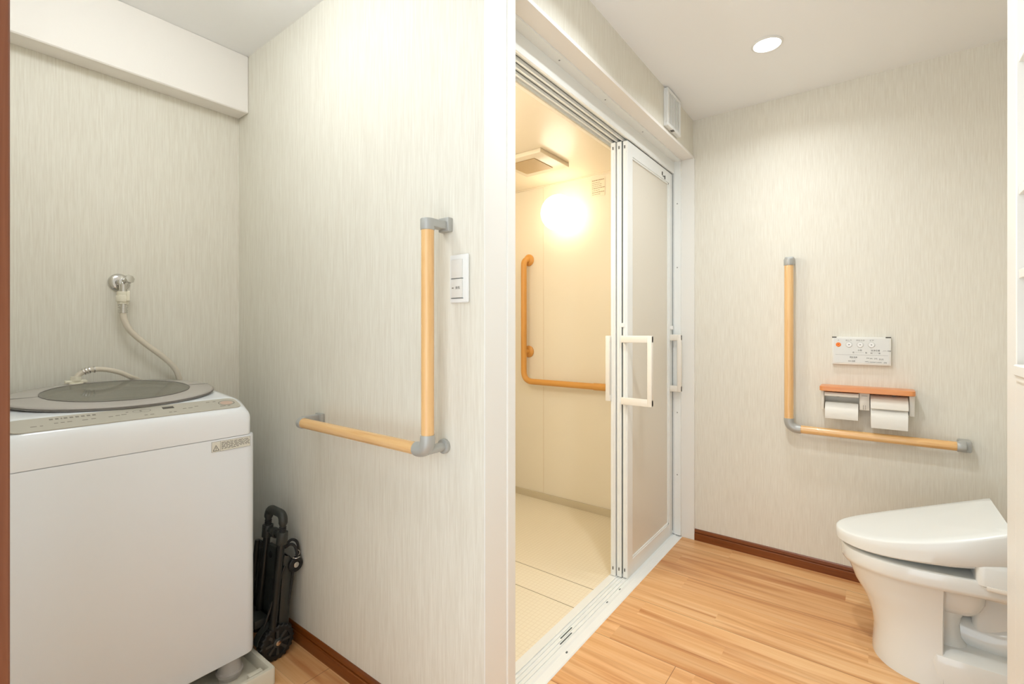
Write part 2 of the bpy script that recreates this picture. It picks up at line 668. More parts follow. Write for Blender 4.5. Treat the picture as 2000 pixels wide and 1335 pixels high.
# ------------------------------------------------------------------ bathroom shell
BX0 = -2.14
struct('wall_bath_back', box(BX0 - .05, -0.82, YB + 0.001, YB + 0.1, -0.03, 2.3), BATHW, 'warm cream panel wall inside the bathroom')
struct('wall_bath_left', box(BX0 - .06, BX0, W1 + .12, YB, -0.03, 2.25), BATHW, 'left panel wall inside the bathroom')
struct('wall_bath_front', box(BX0, -0.905, W1 + 0.121, W1 + 0.135, 0, 2.25), BATHW, 'front panel wall inside the bathroom')
struct('wall_bath_side', box(-1.05, -1.035, W1 + 0.135, YB, 2.10, 2.25), BATHW, 'panel strip above the bath door seen from inside')
struct('ceiling_bathroom', box(BX0, -1.035, W1 + .12, YB, 2.215, 2.25), BATHC, 'glossy warm ceiling inside the bathroom')
bm = bmesh.new()
bx(bm, BX0, -1.0, W1 + 0.12, 1.789, -0.05, 0.001)
bx(bm, BX0, -1.0, 1.792, 1.968, -0.05, 0.001)
bx(bm, BX0, -1.0, 1.971, YB, -0.05, 0.001)
bx(bm, BX0, -1.0, W1 + 0.12, YB, -0.05, -0.006)
struct('floor_bathroom', bm, BATHF, 'cream textured bathroom floor with two straight joints')
bm = bmesh.new()
for y in (1.7905, 1.9695):
    bx(bm, BX0, -1.0, y - .0018, y + .0018, -.004, .0014)
struct('trim_11', bm, mat('floor_joint', rgb(150, 132, 100), .6), 'two dark joints in the bathroom floor')
# cove strip at the foot, joint of the wall panels, ceiling bead
struct('baseboard_bathroom', box(BX0, -1.0, YB - 0.010, YB + .001, 0, 0.048, bev=0.002, seg=1), mat('bath_cove', rgb(214, 200, 170), 0.4), 'beige cove strip at the foot of the bathroom wall')
bm = bmesh.new()
bx(bm, -1.852, -1.849, YB - 0.0012, YB + .001, 0.048, 2.215)
struct('trim_5', bm, mat('bath_joint', rgb(238, 222, 194), 0.4), 'vertical joint between the bathroom wall panels')
struct('trim_6', box(BX0, -1.035, YB - 0.006, YB + .001, 2.205, 2.215), BATHC, 'bead between bathroom wall and ceiling')

# ------------------------------------------------------------------ bath door frame
fr = bmesh.new()
bx(fr, -0.924, -0.882, 1.088, 2.785, 2.174, 2.181)                 # screw flange
bx(fr, -0.932, -0.922, 1.088, 2.785, 2.108, 2.178, 0.001, 1)       # front face
bx(fr, -1.035, -0.932, 1.088, 2.785, 2.117, 2.178)                 # body above the tracks
for x in (-0.957, -0.984, -1.012, -1.035):
    bx(fr, x - 0.0025, x + 0.0035, 1.088, 2.785, 2.106, 2.131)
bx(fr, -0.922, -0.884, 2.770, 2.785, 0.012, 2.174)                 # jamb flange on the casing
bx(fr, -1.035, -0.918, 2.776, YB, 0.012, 2.13, 0.001, 1)
struct('trim_7', fr, ALU, 'white aluminium frame of the bathroom sliding door')
bm = bmesh.new()
for x in (-0.944, -0.971, -1.0):
    bx(bm, x - 0.006, x - 0.0035, 1.088, 2.20, 2.1155, 2.1175)
struct('trim_8', bm, SEALM, 'grey seals in the track of the bathroom door')
# threshold
bm = bmesh.new()
prof = [(-0.880, 0.0), (-0.884, 0.0035), (-0.912, 0.0065), (-0.918, 0.011), (-0.9195, 0.011), (-0.9195, 0.0075), (-0.934, 0.0075), (-0.934, 0.0115), (-0.937, 0.0115), (-0.937, 0.0075),
        (-0.951, 0.0075), (-0.951, 0.0115), (-0.954, 0.0115), (-0.954, 0.0075), (-0.968, 0.0075), (-0.968, 0.0115), (-0.971, 0.0115), (-0.971, 0.0075), (-0.982, 0.0075),
        (-0.982, 0.0125), (-1.020, 0.009), (-1.024, 0.0), (-1.024, -0.01), (-0.880, -0.01)]
loft(bm, [[(x, y, z) for x, z in prof] for y in (1.088, 2.785)])
struct('trim_9', bm, ALU, 'white grooved threshold track of the bathroom door')
bm = bmesh.new()
for x, y, l in ((-0.9600, 1.615, 0.085), (-0.9435, 1.585, 0.085), (-0.926, 1.905, .012), (-.926, 2.035, .012), (-0.902, 1.52, 0.008)):
    bx(bm, x - 0.0022, x + 0.0022, y - l / 2, y + l / 2, 0.0050, 0.0088)
struct('trim_10', bm, SEALM, 'dark slots in the threshold track')


def screws(pts, normal, label, group, words):
    for p, w in zip(pts, words):
        b = bmesh.new()
        lathe(b, [(0.0035, 0), (0.0035, 0.0006), (0.0022, 0.0016), (0.0005, 0.0018)], p, normal, 12)
        o = tag(obj('screw', b, SCREW, None, True), label % w, 'screw', group)


screws([(-0.903, y, 2.174) for y in (1.20, 1.47, 1.84, 2.25)], (0, 0, -1), 'small screw head above the bath door opening, %s from the viewer', 'screws along the head of the door frame', ('nearest', 'second', 'third', 'farthest'))
screws([(-0.903, 2.770, z) for z in (1.93, 1.56, 0.72, 0.36)], (0, -1, 0), 'small screw head on the white flange beside the closed door leaf, %s of four', 'screws down the jamb of the door frame', ('highest', 'second highest', 'second lowest', 'lowest'))


def leaf(name, x1, y0, y1, label, front):
    """a sliding leaf: aluminium frame, translucent panel"""
    x0 = x1 - 0.024
    z0, z1 = 0.0125, 2.104
    sl, sr, rb, rt = 0.062, 0.055, 0.070, 0.062
    bm = bmesh.new()
    bx(bm, x0, x1, y0, y0 + sl, z0, z1, 0.0015, 1)
    bx(bm, x0, x1, y1 - sr, y1, z0, z1, 0.0015, 1)
    bx(bm, x0, x1 - .001, y0 + sl, y1 - sr, z0, z0 + rb)
    bx(bm, x0, x1 - .001, y0 + sl, y1 - sr, z1 - rt, z1)
    # bead round the panel
    for a, b_, c, d in ((y0 + sl, y0 + sl + .008, z0 + rb, z1 - rt), (y1 - sr - .008, y1 - sr, z0 + rb, z1 - rt)):
        bx(bm, x0 + .004, x1 - .004, a, b_, c, d)
    bx(bm, x0 + .004, x1 - .004, y0 + sl, y1 - sr, z0 + rb, z0 + rb + .008)
    bx(bm, x0 + .004, x1 - .004, y0 + sl, y1 - sr, z1 - rt - .008, z1 - rt)
    # hollow edge profile
    bx(bm, x0 + .0075, x1 - .0075, y0 - .0025, y0 + .001, z0 + .05, z1 - .05)
    o = obj(name, bm, ALU)
    o['kind'] = 'structure'
    o['label'] = label
    p = obj('translucent_panel', box(x0 + .010, x1 - .010, y0 + sl, y1 - sr, z0 + rb, z1 - rt), LEAFP, o, label='cream translucent panel')
    return o


L2 = leaf('door_2', -0.932, 2.135, 2.774, 'outermost white leaf of the bathroom sliding door with translucent panel', True)
L3 = leaf('door_3', -0.960, 2.128, 2.774, 'middle white leaf of the bathroom sliding door', False)
L4 = leaf('door_4', -0.988, 2.121, 2.774, 'innermost white leaf of the bathroom sliding door', False)
# seals, end caps and latch marks on the leading edges
bm = bmesh.new()
bx(bm, -0.9595, -0.9565, 2.1335, 2.150, 0.03, 2.10)
obj('edge_seal', bm, SEALM, L2, label='dark grey seal strip')
bm = bmesh.new()
bx(bm, -0.933, -0.9315, 2.7695, 2.7755, 0.03, 2.10)
obj('edge_seal', bm, SEALM, L2, label='dark grey seal strip')
for p, lf in (((-0.946, 2.1335), L2), ((-0.972, 2.1265), L3), ((-1.0, 2.1195), L4)):
    for z in (2.075, 0.05):
        bm = bmesh.new()
        bx(bm, p[0] - 0.002, p[0] + 0.002, p[1] - 0.0012, p[1] + .002, z - .007, z + .007)
        obj('end_cap', bm, DARKGREY, lf, label='dark slot near the end of the leading edge')
bm = bmesh.new()
bx(bm, -0.934, -0.931, 2.60, 2.612, 2.060, 2.078)
bx(bm, -0.934, -0.931, 2.640, 2.652, 2.046, 2.066)
bx(bm, -0.934, -0.931, 2.615, 2.637, 2.056, 2.060)
obj('release_lever', bm, DARKGREY, L2, label='small dark release lever in the top rail')
bm = bmesh.new()
bx(bm, -1.004, -1.000, 2.1195, 2.121, 1.185, 1.215)
obj('latch_slot', bm, INK, L4, label='small grey latch slot')
bm = bmesh.new()
bx(bm, -0.962, -0.945, 2.127, 2.134, 1.212, 1.232, .001, 1)
obj('latch', bm, PLASTIC, L3)
bm = bmesh.new()
bx(bm, -0.9325, -0.918, 2.735, 2.749, 1.202, 1.222, .001, 1)
obj('latch', bm, PLASTIC, L2)


def handle(y, xa, xb, z0, z1, t, parent, depth=.02):
    """pull handle: two legs and a grip standing off the leaf, sign of (xb-xa) gives the side"""
    bm = bmesh.new()
    s = 1 if xb > xa else -1
    a, b = sorted((xa, xb))
    for z in (z0, z1 - t):
        bx(bm, a, b, y - depth / 2, y + depth / 2, z, z + t, 0.003, 2)
    g = sorted((xb - s * 0.022, xb))
    bx(bm, g[0], g[1], y - depth / 2 - .002, y + depth / 2 + .002, z0, z1, 0.004, 2)
    return obj('handle', bm, HANDLEP, parent, True)


handle(2.118, -0.955, -0.803, 0.845, 1.172, 0.033, L3)
handle(2.118, -1.010, -1.034, 0.855, 1.171, 0.030, L4)
handle(2.735, -0.932, -0.868, 0.845, 1.172, 0.034, L2)

# ------------------------------------------------------------------ ceiling downlights (one in view, two over the viewer)
def downlight(x, y, label, watts=LAMP_MAIN):
    t = thing('downlight', label, 'ceiling light', (x, y, H - 0.004))
    bm = bmesh.new()
    lathe(bm, [(0.050, 0.004), (0.060, 0.004), (0.061, 0.002), (0.058, -0.001), (0.052, -0.002), (0.050, 0.001)], (x, y, H - 0.004), (0, 0, 1), 40)
    obj('trim_ring', bm, PLASTIC, t, True)
    bm = bmesh.new()
    lathe(bm, [(0.050, 0), (0.050, 0.002)], (x, y, H - 0.004), (0, 0, 1), 40)
    obj('diffuser', bm, LAMP_GLOW, t)
    area('lamp_light', (x, y, H - 0.012), 0.09, watts, LAMP_WHITE, spread=math.radians(150))


downlight(-0.354, 2.236, 'round recessed ceiling light above the toilet handrail')
downlight(-0.35, 1.35, 'round recessed ceiling light in front of the bathroom door', LAMP_NEAR)

# unseen lamp over the washer; dome form made up to light the ceiling too
t = thing('unseen_dome_lamp', 'unseen ceiling lamp in front of the washing machine, dome form made up', 'ceiling light', (-1.42, 0.36, H - 0.13))
bm = bmesh.new()
lathe(bm, [(.135, 0), (.135, .014), (.128, .020)], (-1.42, .36, H), (0, 0, -1), 40)
obj('mount', bm, PLASTIC, t, True)
bm = bmesh.new()
lathe(bm, [(.128, .014), (.145, .030), (.150, .050), (.142, .078), (.118, .104), (.080, .120), (.035, .128), (.002, .129)], (-1.42, .36, H), (0, 0, -1), 48)
obj('shade', bm, DOME_GLOW, t, True)

# ------------------------------------------------------------------ bathroom fittings
def globe_lamp(x, y, z, d, label, m):
    t = thing('globe_lamp', label, 'wall light', (x, y, z - .115))
    bm = bmesh.new()
    lathe(bm, [(0.062, 0), (0.062, 0.014), (0.055, 0.022)], (x, y, z), (0, d, 0), 40)
    obj('mount', bm, PLASTIC, t, True)
    bm = bmesh.new()
    prof = [(0.118 * math.sin(a), 0.115 - 0.105 * math.cos(a)) for a in [0.5 + (PI - 0.51) * i / 20 for i in range(21)]]
    lathe(bm, prof, (x, y, z), (0, d, 0), 48)
    obj('globe', bm, m, t, True)


globe_lamp(-1.66, YB, 1.975, -1, 'glowing white globe lamp on the far bathroom wall', GLOBE_GLOW)
globe_lamp(-1.60, W1 + .135, 1.80, 1, 'unseen globe added as fill light on the near bathroom wall behind the partition', GLOBE_FILL_GLOW)  # added out of view to brighten the lower bathroom walls

t = thing('exhaust_fan', 'square louvred exhaust fan cover on the bathroom ceiling', 'exhaust fan', (-1.62, 2.37, 2.19))
bm = bmesh.new()
bx(bm, -1.79, -1.475, 2.20, 2.515, 2.190, 2.2149, 0.004, 2)
obj('cover', bm, BATHC, t, True)
bm = bmesh.new()
bx(bm, -1.75, -1.555, 2.255, 2.455, 2.186, 2.191)
obj('grille', bm, tiled('fan_mesh', rgb(226, 200, 156), rgb(170, 140, 96), 0.006, 0.0012), t, label='darker fine mesh grille')

rail = thing('bathroom_handrail', 'ochre L-shaped handrail on the bathroom wall', 'handrail', (-1.65, YB, 0.82))
YR = 2.735
pts = [(-1.975, YB - .012, 1.700)] + bend((-1.975, YB, 1.700), (-1.975, YR, 1.700), (-1.975, YR, 1.5), 0.045) + bend((-1.975, YR, 1.2), (-1.975, YR, 0.836), (-1.7, YR, 0.836), 0.075, 10) + [(-1.345, YR, 0.836)]
bm = bmesh.new()
tube(bm, pts, 0.0205, 20)
obj('bar', bm, BATHR, rail, True)
bm = bmesh.new()
tube(bm, [(-1.42, YR, 0.836), (-1.33, YR, 0.836)] + bend((-1.33, YR, .836), (-1.29, YR, .836), (-1.29, YB, .836), .03) + [(-1.29, YB - .01, .836)], 0.0235, 20)
obj('sleeve', bm, BATHR, rail, True)
for x, z, r in ((-1.975, 1.700, .042), (-1.975, 1.043, .042), (-1.29, 0.836, .042)):
    bm = bmesh.new()
    lathe(bm, [(r, 0), (r, 0.008), (r * .8, 0.015), (0.018, 0.018)], (x, YB, z), (0, -1, 0), 32)
    if z == 1.043:
        cyl(bm, (x, YB - .01, z), (x, YR, z), 0.015)
    obj('flange', bm, BATHR, rail, True)

# printed notice in the bathroom
t = thing('notice_sticker', 'small printed notice high on the bathroom wall', 'notice', (-1.426, YB, 2.07))
obj('sheet', box(-1.476, -1.376, YB - 0.001, YB, 2.068, 2.186), mat('notice_sheet', rgb(246, 232, 206), .4), t)
bm = bmesh.new()
rows = [(2.172, .084, .006), (2.158, .05, .003), (2.146, .07, .003), (2.134, .06, .003), (2.121, .084, .005), (2.108, .05, .003), (2.094, .08, .005), (2.082, .05, .003)]
for z, w, h in rows:
    x = -1.468
    while x < -1.468 + w:
        l = random.uniform(.006, .018)
        bx(bm, x, x + l, YB - .0016, YB - .0008, z, z + h * .7)
        x += l + .003
obj('lettering', bm, BROWNINK, t, label='brown lines of print')

# vent grille on the wall above the door
t = thing('vent_grille', 'white slotted vent grille above the bath door', 'vent', (-0.822, 2.41, 2.20))
bm = bmesh.new()
bx(bm, -0.822, -0.812, 2.316, 2.512, 2.206, 2.392, 0.002, 1)
bx(bm, -0.812, -0.800, 2.316, 2.512, 2.206, 2.222, 0.002, 1)
bx(bm, -0.812, -0.800, 2.316, 2.512, 2.376, 2.392, 0.002, 1)
bx(bm, -0.812, -0.800, 2.316, 2.334, 2.222, 2.376, 0.002, 1)
bx(bm, -0.812, -0.800, 2.494, 2.512, 2.222, 2.376, 0.002, 1)
obj('frame', bm, PLASTIC, t)
obj('backing', box(-0.8115, -0.810, 2.334, 2.494, 2.222, 2.376), mat('vent_backing', rgb(196, 194, 186), .6), t, label='grey gap behind the slats')
bm = bmesh.new()
for k in range(8):
    y = 2.344 + k * 0.020
    bx(bm, -0.811, -0.8025, y, y + 0.007, 2.222, 2.376)
obj('slats', bm, PLASTIC, t)
bm = bmesh.new()
bx(bm, -0.815, -0.7995, 2.392, 2.412, 2.2035, 2.2065)
obj('catch', bm, INK, t, label='small grey catch under the frame')

# ------------------------------------------------------------------ left handrail on the partition
t = thing('corridor_handrail', 'beech L-shaped handrail with grey brackets on the partition by the light switch', 'handrail', (-1.2, W1, 0.84))
YV = 0.889
XV = -0.965
R1 = 0.0178
bm = bmesh.new()
tube(bm, [(XV, YV, 0.90), (XV, YV, 1.483)], R1, 28)
obj('upright_bar', bm, BEECH, t, True)
bm = bmesh.new()
tube(bm, [(-1.606, YV, 0.870), (-1.0, YV, 0.870)], R1, 28)
obj('level_bar', bm, BEECHX, t, True)
bm = bmesh.new()
pe = [(-1.012, YV, .870), (-1.004, YV, .870)] + bend((-1.0, YV, .870), (XV, YV, .870), (XV, YV, .91), 0.034, 10) + [(XV, YV, 0.906), (XV, YV, 0.914)]
rs = [R1 * 1.08] + [R1 * 1.17] * (len(pe) - 2) + [R1 * 1.08]
tube(bm, pe, 0, 28, rs)
obj('elbow', bm, SATIN, t, True, 'grey elbow joint')
bm = bmesh.new()
cyl(bm, (XV - .004, YV, .870), (XV - .004, W1, .870), 0.0125, 24)
cyl(bm, (XV - .004, W1 - .012, .870), (XV - .004, W1, .870), 0.021, 24, bev=.002)
obj('bracket', bm, SATIN, t, True, 'grey wall bracket')
bm = bmesh.new()
cyl(bm, (XV, YV, 1.470), (XV, YV, 1.502), R1 * 1.12, 28, bev=.003)
bx(bm, XV - 0.012, XV + 0.020, YV, W1, 1.480, 1.502, 0.003, 2)
bx(bm, XV - 0.014, XV + 0.026, W1 - 0.018, W1, 1.474, 1.514, 0.003, 2)
obj('bracket', bm, SATIN, t, True, 'grey wall bracket')
bm = bmesh.new()
cyl(bm, (-1.622, YV, .870), (-1.600, YV, .870), R1 * 1.12, 28, bev=.003)
bx(bm, -1.622, -1.598, YV, W1, .862, .892, 0.003, 2)
bx(bm, -1.626, -1.584, W1 - 0.014, W1, .856, .896, 0.003, 2)
obj('bracket', bm, SATIN, t, True, 'grey wall bracket')

# light switch
t = thing('light_switch', 'white two-rocker light switch on the partition beside the handrail', 'light switch', (-0.91, W1, 1.27))
bm = bmesh.new()
bx(bm, -0.943, -0.874, W1 - 0.009, W1, 1.274, 1.408, 0.004, 3)
obj('plate', bm, PLASTIC, t, True)
for z0, z1 in ((1.342, 1.394), (1.288, 1.340)):
    bm = bmesh.new()
    bx(bm, -0.934, -0.893, W1 - 0.013, W1 - 0.007, z0, z1, 0.0015, 2)
    r_ = obj('rocker', bm, mat('rocker_plastic', rgb(232, 229, 221), .35), t, True)
for z in (1.3402, 1.2858):
    obj('gap', box(-0.936, -0.891, W1 - 0.0105, W1 - 0.0085, z, z + .0016), SEALM, t, label='dark gap under a rocker')
bm = bmesh.new()
bx(bm, -0.930, -0.9235, W1 - .0136, W1 - .0128, 1.3135, 1.3165)
join(bm, text_bm('換気', 0.0085, facing(-0.908, W1 - .0133, 1.315, '-Y')))
obj('lettering', bm, INKL, r_, label='small grey print on the lower rocker')

# ------------------------------------------------------------------ toilet side handrail
t = thing('toilet_handrail', 'beech L-shaped handrail with grey brackets on the wall by the toilet', 'handrail', (0, YB, 0.68))
YT, XT, R2, ZT = 2.738, -0.336, 0.0205, 0.707
bm = bmesh.new()
tube(bm, [(XT, YT, 0.745), (XT, YT, 1.532)], R2, 28)
obj('upright_bar', bm, BEECH, t, True)
bm = bmesh.new()
tube(bm, [(-0.290, YT, ZT), (0.290, YT, ZT)], R2 * .95, 28)
obj('level_bar', bm, BEECHX, t, True)
bm = bmesh.new()
pe = [(-0.284, YT, ZT)] + bend((-0.29, YT, ZT), (XT, YT, ZT), (XT, YT, .76), 0.045, 12) + [(XT, YT, 0.757)]
tube(bm, pe, R2 * 1.08, 28)
cyl(bm, (XT + .008, YT, ZT + .008), (XT + .008, YB, ZT + .008), 0.014)
obj('elbow', bm, SATIN, t, True, 'grey elbow joint')
bm = bmesh.new()
cyl(bm, (XT, YT, 1.522), (XT, YT, 1.556), R2 * 1.12, 28, bev=.003)
bx(bm, XT - 0.020, XT + 0.020, YT, YB, 1.530, 1.566, 0.005, 2)
obj('bracket', bm, SATIN, t, True, 'grey wall bracket')
bm = bmesh.new()
cyl(bm, (0.282, YT, ZT), (0.312, YT, ZT), R2 * 1.08, 28, bev=.003)
bx(bm, 0.288, 0.330, YT, YB, ZT - .024, ZT + .024, 0.006, 2)
obj('bracket', bm, SATIN, t, True, 'grey wall bracket')

# ------------------------------------------------------------------ washlet remote
t = thing('toilet_remote', 'white wall remote with an orange button above the paper holder', 'remote control', (-0.046, YB, 1.03))
rx0, rx1, rz0, rz1, ry = -0.1585, 0.0665, 1.034, 1.166, YB - 0.020
bm = bmesh.new()
bx(bm, rx0, rx1, ry, YB, rz0, rz1, 0.0025, 2)
obj('body', bm, mat('remote_body', rgb(238, 237, 229), .3), t, True)
bm = bmesh.new()
bx(bm, rx0 + .006, rx1 - .006, ry - .0008, ry + .001, rz0 + .008, rz1 - .008, 0.0004, 1)
obj('faceplate', bm, mat('remote_face', rgb(226, 226, 220), .3), t)


def ruv(u, v):
    return rx0 + u * (rx1 - rx0), rz1 - v * (rz1 - rz0)


for k, (u, m_) in enumerate(((.114, ORANGE), (.30, PLASTIC), (.49, PLASTIC), (.68, PLASTIC))):
    x, z = ruv(u, .285)
    bm = bmesh.new()
    r = .0105 if k == 0 else .0118
    lathe(bm, [(r, 0), (r, .0018), (r * .86, .0032), (.001, .0026)], (x, ry, z), (0, -1, 0), 28)
    b_ = obj('button', bm, m_, t, True, 'round orange stop button' if k == 0 else None)
    bm = bmesh.new()
    bx(bm, x - .002, x + .002, ry - .0036, ry - .0027, z - .001, z + .0022)
    obj('mark', bm, INK if k else mat('dark_orange_ink', rgb(196, 84, 10), .5), b_)
    if k:
        bm = bmesh.new()
        lathe(bm, [(r * 1.18, 0), (r * 1.18, .0004), (r * 1.02, .0006), (r * 1.02, 0)], (x, ry - .0009, z), (0, -1, 0), 28)
        obj('button_rim', bm, mat('button_rim_grey', rgb(206, 206, 200), .4), t, True)
bm = bmesh.new()
for s, u, v, sz in (('止', .114, .12, .006), ('おしり', .295, .13, .0085), ('やわらか', .495, .13, .0085), ('ビデ', .685, .13, .0085),
                    ('水勢', .485, .485, .0085), ('洗浄位置', .745, .485, .0085), ('パワー脱臭', .93, .49, .006),
                    ('弱', .375, .565, .0075), ('強', .59, .57, .0075), ('前', .68, .575, .008), ('後', .81, .575, .008),
                    ('便座温度', .375, .735, .0075), ('温水温度', .345, .875, .007)):
    x, z = ruv(u, v)
    join(bm, text_bm(s, sz, facing(x, ry - .0009, z, '-Y')))
for u0, v in ((.42, .555), (.34, .785), (.705, .56)):
    for i in range(6 if u0 == .42 else 4):
        x, z = ruv(u0 + i * .024, v)
        bx(bm, x - .0008, x + .0008, ry - .0012, ry - .0007, z - .0008, z + .0008)
for u, v, w, h in ((.62, .76, .010, .005), (.675, .77, .008, .005), (.75, .77, .010, .007), (.82, .79, .006, .008), (.86, .79, .006, .008),
                   (.60, .88, .012, .003), (.70, .895, .030, .003), (.81, .90, .018, .003), (.905, .905, .010, .006)):
    x, z = ruv(u, v)
    bx(bm, x - w / 2, x - w / 2 + .0007, ry - .0012, ry - .0007, z - h / 2, z + h / 2)
    bx(bm, x + w / 2 - .0007, x + w / 2, ry - .0012, ry - .0007, z - h / 2, z + h / 2)
    bx(bm, x - w / 2, x + w / 2, ry - .0012, ry - .0007, z + h / 2 - .0008, z + h / 2)
    bx(bm, x - w / 3, x + w / 3, ry - .0012, ry - .0007, z - .0004, z + .0005)
x0, z = ruv(.06, .65)
x1, _ = ruv(.95, .65)
bx(bm, x0, x1, ry - .0011, ry - .0007, z, z + .0006)
obj('lettering', bm, INK, t, label='grey printed legends')
for a, b_ in ((rx0 + .0, rx0 + .018), (rx1 - .020, rx1 - .0005)):
    obj('corner_tab', box(a, b_, ry - .001, YB - .004, rz1 - .0045, rz1 + .0005), DARKGREY, t, label='dark tab on the top edge')

# ------------------------------------------------------------------ paper holder
t = thing('paper_holder', 'double toilet paper holder topped with an orange wooden shelf', 'toilet paper holder', (-0.03, YB, 0.8))
bm = bmesh.new()
sh = []
for z, ins in ((0.910, .002), (0.912, 0), (0.930, 0), (0.932, .002)):
    sh.append([Vector((v.x, min(v.y, YB), v.z)) for v in rrect(-0.204 + ins, 0.148 - ins, 2.688 + ins, YB, 0.018, z)])
loft(bm, sh)
obj('wooden_shelf', bm, SHELFW, t, True, 'orange wooden shelf board')
bm = bmesh.new()
for a, b_, zb in ((-0.200, -0.187, .818), (-0.050, -0.012, .828), (0.127, 0.146, .818)):
    bx(bm, a, b_, 2.722, YB, zb, 0.9105, 0.003, 2)
bx(bm, -0.19, 0.13, YB - .010, YB, 0.85, 0.910)
obj('bracket', bm, HOLDER, t, True)
for a in ((-0.042, -0.020, .894, .8955), (-0.036, -0.0348, .832, .852), (-0.028, -0.0268, .832, .852)):
    obj('groove', box(a[0], a[1], 2.7205, 2.7225, a[2], a[3]), INKL, t)


def flap(x0, x1, prof):
    bm = bmesh.new()
    rings = []
    up = [(y, z) for y, z in prof]
    ring = up + [(y + .002, z - .004) if i == 0 else (y + .003, z - .003) for i, (y, z) in reversed(list(enumerate(prof)))]
    loft(bm, [[(x, y, z) for y, z in ring] for x in (x0, x1)])
    return obj('cover_flap', bm, HOLDER, t, True)


flap(-0.184, -0.053, [(2.79, .902), (2.74, .9055), (2.712, .903), (2.706, .895), (2.706, .888)])
flap(-0.009, 0.124, [(2.79, .900), (2.75, .902), (2.722, .893), (2.700, .875), (2.690, .858), (2.688, .846)])
for x, z, y in ((-0.135, .878, YB - .011), (0.075, .903, 2.733)):
    obj('spring_catch', box(x - .006, x + .006, y - .0025, y + .002, z - .003, z + .003), DARKGREY, t, label='small dark catch')
for x0, x1, r, z, y, lab in ((-0.183, -0.054, .040, .815, 2.748, 'part-used white toilet paper roll under the open left flap of the holder'), (-0.008, 0.123, .050, .806, 2.742, 'fuller white toilet paper roll under the closed right flap of the holder')):
    bm = bmesh.new()
    lathe(bm, [(.018, 0), (r - .001, 0), (r, .001), (r, x1 - x0 - .001), (r - .001, x1 - x0), (.018, x1 - x0), (.018, 0.0)], (x0, y, z), (1, 0, 0), 48)
    # hanging sheet
    zf = z - r - .004
    if r < .045:
        ring = [(y - r - .0002, z), (y - r - .0012, z), (y - r - .0014, z - .02), (y - r + .004, zf + .008), (y - r + .005, zf + .008), (y - r - .0002, z - .02)]
    else:
        ring = [(y - r - .0002, z), (y - r - .0012, z), (y - r - .0012, z - .030), (y - r + .006, zf + .004), (y - r + .007, zf + .004), (y - r - .0002, z - .02)]
    loft(bm, [[(x, a, b) for a, b in ring] for x in (x0 + .001, x1 - .001)])
    o = obj('toilet_paper_roll', bm, PAPER, None, True)
    tag(recenter(o), lab, 'toilet paper', 'toilet paper rolls in the holder')

# ------------------------------------------------------------------ toilet
YC = 2.30
t = thing('toilet', 'white western toilet with closed sloping lid, side against the right end of the room', 'toilet', (0.25, YC, 0))


def egg(x0, x1, hw, z, n=56, tip=0.55, zf=None, back=0.92, p=2.15):
    """plan outline: rounded tip at x0 (left), straight sides to a squared back at x1"""
    pts = []
    L = (x1 - x0)
    fr = tip * L
    cx = x0 + fr
    for i in range(n + 1):
        a = PI / 2 + PI * i / n
        c, s = math.cos(a), math.sin(a)
        ex = 2 / p
        x = cx + fr * (abs(c) ** ex) * (-1 if c < 0 else 1)
        y = YC + hw * (abs(s) ** ex) * (1 if s > 0 else -1)
        pts.append([x, y])
    m = 10
    for i in range(1, m):
        f = i / m
        pts.append([cx + (x1 - cx) * f, YC - hw * (1 - (1 - back) * f * f)])
    for i in range(0, m + 1):
        f = i / m
        pts.append([x1, YC - hw * back + 2 * hw * back * f])
    for i in range(m - 1, 0, -1):
        f = i / m
        pts.append([cx + (x1 - cx) * f, YC + hw * (1 - (1 - back) * f * f)])
    return [Vector((x, y, z if zf is None else zf(x) + z)) for x, y in pts]


def lerp(a, b, t):
    return a + (b - a) * t


# pedestal (front skirt) : sections up to the rim
bm = bmesh.new()
secs = [(0.0, -0.003, 0.180, .183), (0.03, -0.002, 0.180, .178), (0.065, 0.001, 0.180, .171), (0.10, 0.001, 0.180, .165), (0.14, -0.006, 0.180, .160), (0.18, -0.019, 0.180, .158), (0.215, -0.036, .180, .160), (0.25, -0.057, .180, .166), (.275, -.066, .180, .169), (0.300, -0.076, .180, .173), (.318, -.081, .180, .178), (0.335, -.083, .180, .181)]
rings = []
for z, xf, xb, hw in secs:
    ring = []
    for i in range(41):
        a = PI / 2 + PI * i / 40
        c, s = math.cos(a), math.sin(a)
        ex = 2 / (2.3 - .2 * z / .33)
        k = 0.165 + .09 * (z / .33) ** 1.5
        x = (xf + k) - k * abs(c) ** ex
        y = YC + hw * abs(s) ** ex * (1 if s > 0 else -1)
        ring.append(Vector((x, y, z)))
    xb = .190
    ring.append(Vector((xb - .004, YC - hw, z)))
    ring.append(Vector((xb, YC - hw + .008, z)))
    ring.append(Vector((xb, YC + hw - .008, z)))
    ring.append(Vector((xb - .004, YC + hw, z)))
    rings.append(ring)
loft(bm, rings)
obj('pedestal', bm, CERAMIC, t, True)
